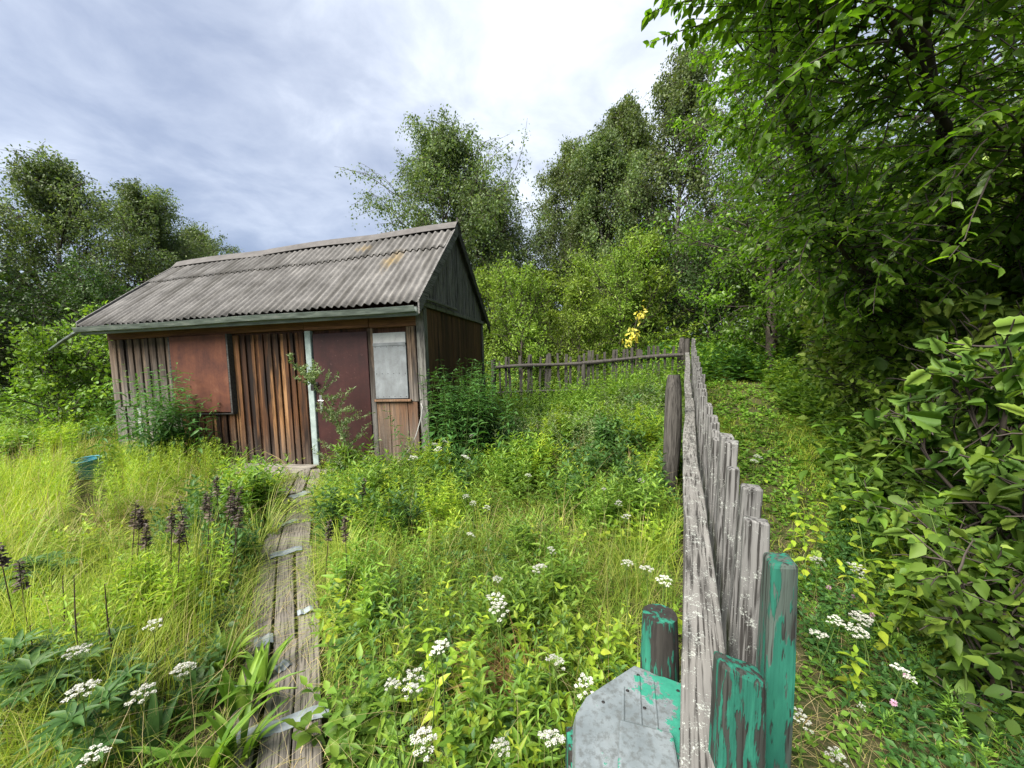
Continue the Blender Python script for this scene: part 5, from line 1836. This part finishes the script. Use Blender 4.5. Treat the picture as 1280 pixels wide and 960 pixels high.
    U = [
        ('white umbels beside the metal sheet', 'flat white umbel growing close beside the grey metal sheet', .50, [(703, 827, .075), (728, 857, .07), (690, 921, .085)]),
        ('white umbels among the yellowing leaves', 'white umbel among the yellowing oval leaves beside the brown tuft', .50, [(555, 918, .085), (515, 880, .075), (530, 853, .07), (553, 815, .07), (528, 826, .06), (500, 868, .05), (612, 938, .06)]),
        ('white umbels in the middle of the garden', 'white umbel in the long grass in the middle of the garden', .52, [(627, 745, .085), (630, 765, .08), (628, 725, .06), (672, 712, .08), (692, 690, .05), (598, 667, .05), (580, 622, .06), (660, 597, .06), (605, 636, .06), (590, 630, .06)]),
        ('white umbels along the fence rail', 'white umbel on the garden side of the long fence rail', .55, [(812, 714, .08), (824, 718, .07), (781, 642, .075), (781, 628, .065), (783, 706, .07), (800, 602, .07), (755, 615, .05)]),
        ('white flower heads by the shed corner', 'white flower head in the weeds before the shed corner', .62, [(549, 563, .09), (583, 571, .09), (540, 555, .08), (556, 553, .08), (512, 575, .09), (588, 545, .07)]),
        ('white umbels across the path', 'white umbel in the dark herbs beside the green picket', .30, [(1072, 792, .10), (1095, 784, .10), (1086, 778, .07), (1032, 795, .09), (1023, 771, .07), (1105, 833, .08), (1078, 877, .03), (1040, 940, .07), (999, 896, .06)]),
        ('small white umbels farther up the path', 'small white umbel in the herbs below the yellow-green brambles', .30, [(1067, 710, .085), (1020, 699, .08), (1080, 726, .05), (952, 572, .1), (940, 576, .08)]),
        ('white umbels above the dock leaves', 'flat white umbel above the dock and lupin leaves left of the walk', .46, [(235, 815, .085), (185, 875, .09), (188, 780, .08), (118, 805, .085), (100, 860, .085), (115, 952, .08)]),
    ]
    k = 0
    for grp, lab, h, lst in U:
        for (px, py, dia) in lst:
            umbel(px, py, dia, h, lab, grp, 500 + k); k += 1
    # pink clover heads on the path
    for k, (px, py) in enumerate(((1117, 880), (1132, 846), (1066, 747), (1036, 735), (1090, 770))):
        q = at(px, py, .16)
        r = np.random.default_rng(600 + k)
        T = thing('clover_flower', 'small pale pink clover head in the dark herbs beside the path', 'flower', tuple(q), group='clover heads beside the path')
        g = Geo(); tube1(g, [(0, 0, 0), (.005, 0, .08), (0, 0, .16)], .0018, 4); g.obj('stem', M['stem'], T)
        n = 60
        D = unit(r.normal(0, 1, (n, 3)) + [0, 0, .35])
        v, f = leaves(np.array([0, 0, .16]) + D * .003, D, r.normal(0, 1, (n, 3)), .012, .0045, T_SIMPLE)
        Geo().add(v, f).obj('flower_head', M['pink_petal'], T)
    # brown dead tuft
    q = at(640, 890)
    T = thing('dead_grass_tuft', 'brown dead grass tuft arching in the middle of the green garden', 'grass tuft', tuple(q))
    n = 260
    r = np.random.default_rng(31)
    az = r.normal(2.7, .8, n)
    v, f = blades(np.stack([r.normal(.05, .05, n), r.normal(0, .05, n), np.zeros(n)], -1), r.uniform(.2, .48, n), r.uniform(.003, .006, n), r.uniform(.5, 1.3, n), az, 6)
    Geo().add(v, f).obj('foliage', M['brown_straw'], T)
    # yellow-leaved sapling at the fence corner
    x, y = 3.1, 9.75
    T = thing('yellow_sapling', 'thin sapling with bright yellow leaves at the fence corner', 'sapling', (x, y, float(ground_z(x, y))))
    r = np.random.default_rng(77)
    main = np.array([[0, 0, 0], [.05, 0, .9], [-.02, 0, 1.6], [.1, 0, 2.0]])
    g = Geo(); tube1(g, main, [.02, .016, .01, .005], 6); g.obj('stem', M['twig'], T)
    c = np.array([[-.1, -.05, 1.35], [-.05, 0, 1.5], [.08, 0, 1.85], [.15, 0, 1.95], [-.15, 0, 1.25]])
    n = 110
    pp = c[r.integers(0, 5, n)] + r.normal(0, .075, (n, 3))
    v, f = leaves(pp, r.normal(0, 1, (n, 3)) - [0, 0, .5], r.normal(0, .7, (n, 3)) + [0, 0, .8], .11, .06, T_SIMPLE)
    Geo().add(v, f).obj('foliage', M['yellow_leaf'], T)
    leafy('elder_sapling', 'bright green sapling with layered leaves right behind the fence corner post', 'sapling', 4.05, 9.55, 14, 1.5, .15, .17, .06, M['lime_leaf'], T_SIMPLE, 9, 78, lean=.5, el=0., droop=.1)
    # arching dry stalks by the door
    for k, (lx, ly, az, lab) in enumerate(((-1.5, -.5, 0.2, 'arching dry stalk in front of the door foot'), (-1.72, -.55, 3.0, 'arching dry stalk over the door step'), (-.55, -.5, 2.6, 'arching dry stalk below the boarded window'), (.25, -.3, .3, 'arching dry stalk beside the shed corner'))):
        q = P(lx, ly)
        r = np.random.default_rng(700 + k)
        T = thing('dry_stalk', lab, 'stalk', (q[0], q[1], .1), group='dry stalks by the shed')
        n = 3
        v, f = blades(r.normal(0, .03, (n, 3)) * [1, 1, 0], r.uniform(.55, .8, n), np.full(n, .008), np.full(n, .9), az + r.normal(0, .3, n), 8)
        Geo().add(v, f).obj('blade', M['straw'], T)
    # bucket
    q = BUCKET
    T = thing('bucket', 'bright blue bucket standing in the weeds left of the shed', 'bucket', (q[0], q[1], q[2] - .03))
    g = Geo()
    hs = np.array([0, .02, .15, .29, .30, .31, .31, .30]); rs = np.array([.105, .108, .125, .142, .15, .15, .142, .14])
    K = 28
    a = np.arange(K) * 2 * PI / K
    v = np.stack([rs[:, None] * np.cos(a), rs[:, None] * np.sin(a), np.repeat(hs[:, None], K, 1)], -1).reshape(-1, 3)
    f = [[i * K + j, i * K + (j + 1) % K, (i + 1) * K + (j + 1) % K, (i + 1) * K + j] for i in range(len(hs) - 1) for j in range(K)]
    g.add(v, f); g.add(np.concatenate([v[:K], [[0, 0, 0]]]), [[(j + 1) % K, j, K, K] for j in range(K)])
    g.obj('body', simple_mat('blue_plastic', (.03, .27, .40), .45, .4, .15, 12), T, smooth=True)
    g = Geo(); th = np.linspace(0, PI, 14); tube1(g, np.stack([.148 * np.cos(th), .06 * np.sin(th) * 0 - .05 * np.sin(th), .29 - .10 * np.sin(th)], -1), .004, 6)
    g.obj('handle', M['steel'], T)
    T.rotation_euler = (.08, -.06, .4)
    # a wire running off the shed gable
    T = thing('overhead_wire', 'thin grey wire running from the shed gable into the willows', 'wire')
    w0 = shed_world(.05, HW + .3, 2.35)
    pts = [w0 + (np.array([2.2, 10.8, 2.0]) - w0) * t - np.array([0, 0, .12 * t * (1 - t) * 4]) for t in np.linspace(0, 1, 12)]
    g = Geo(); tube1(g, pts, .006, 5); g.obj('strand', M['iron'], T)


plants()
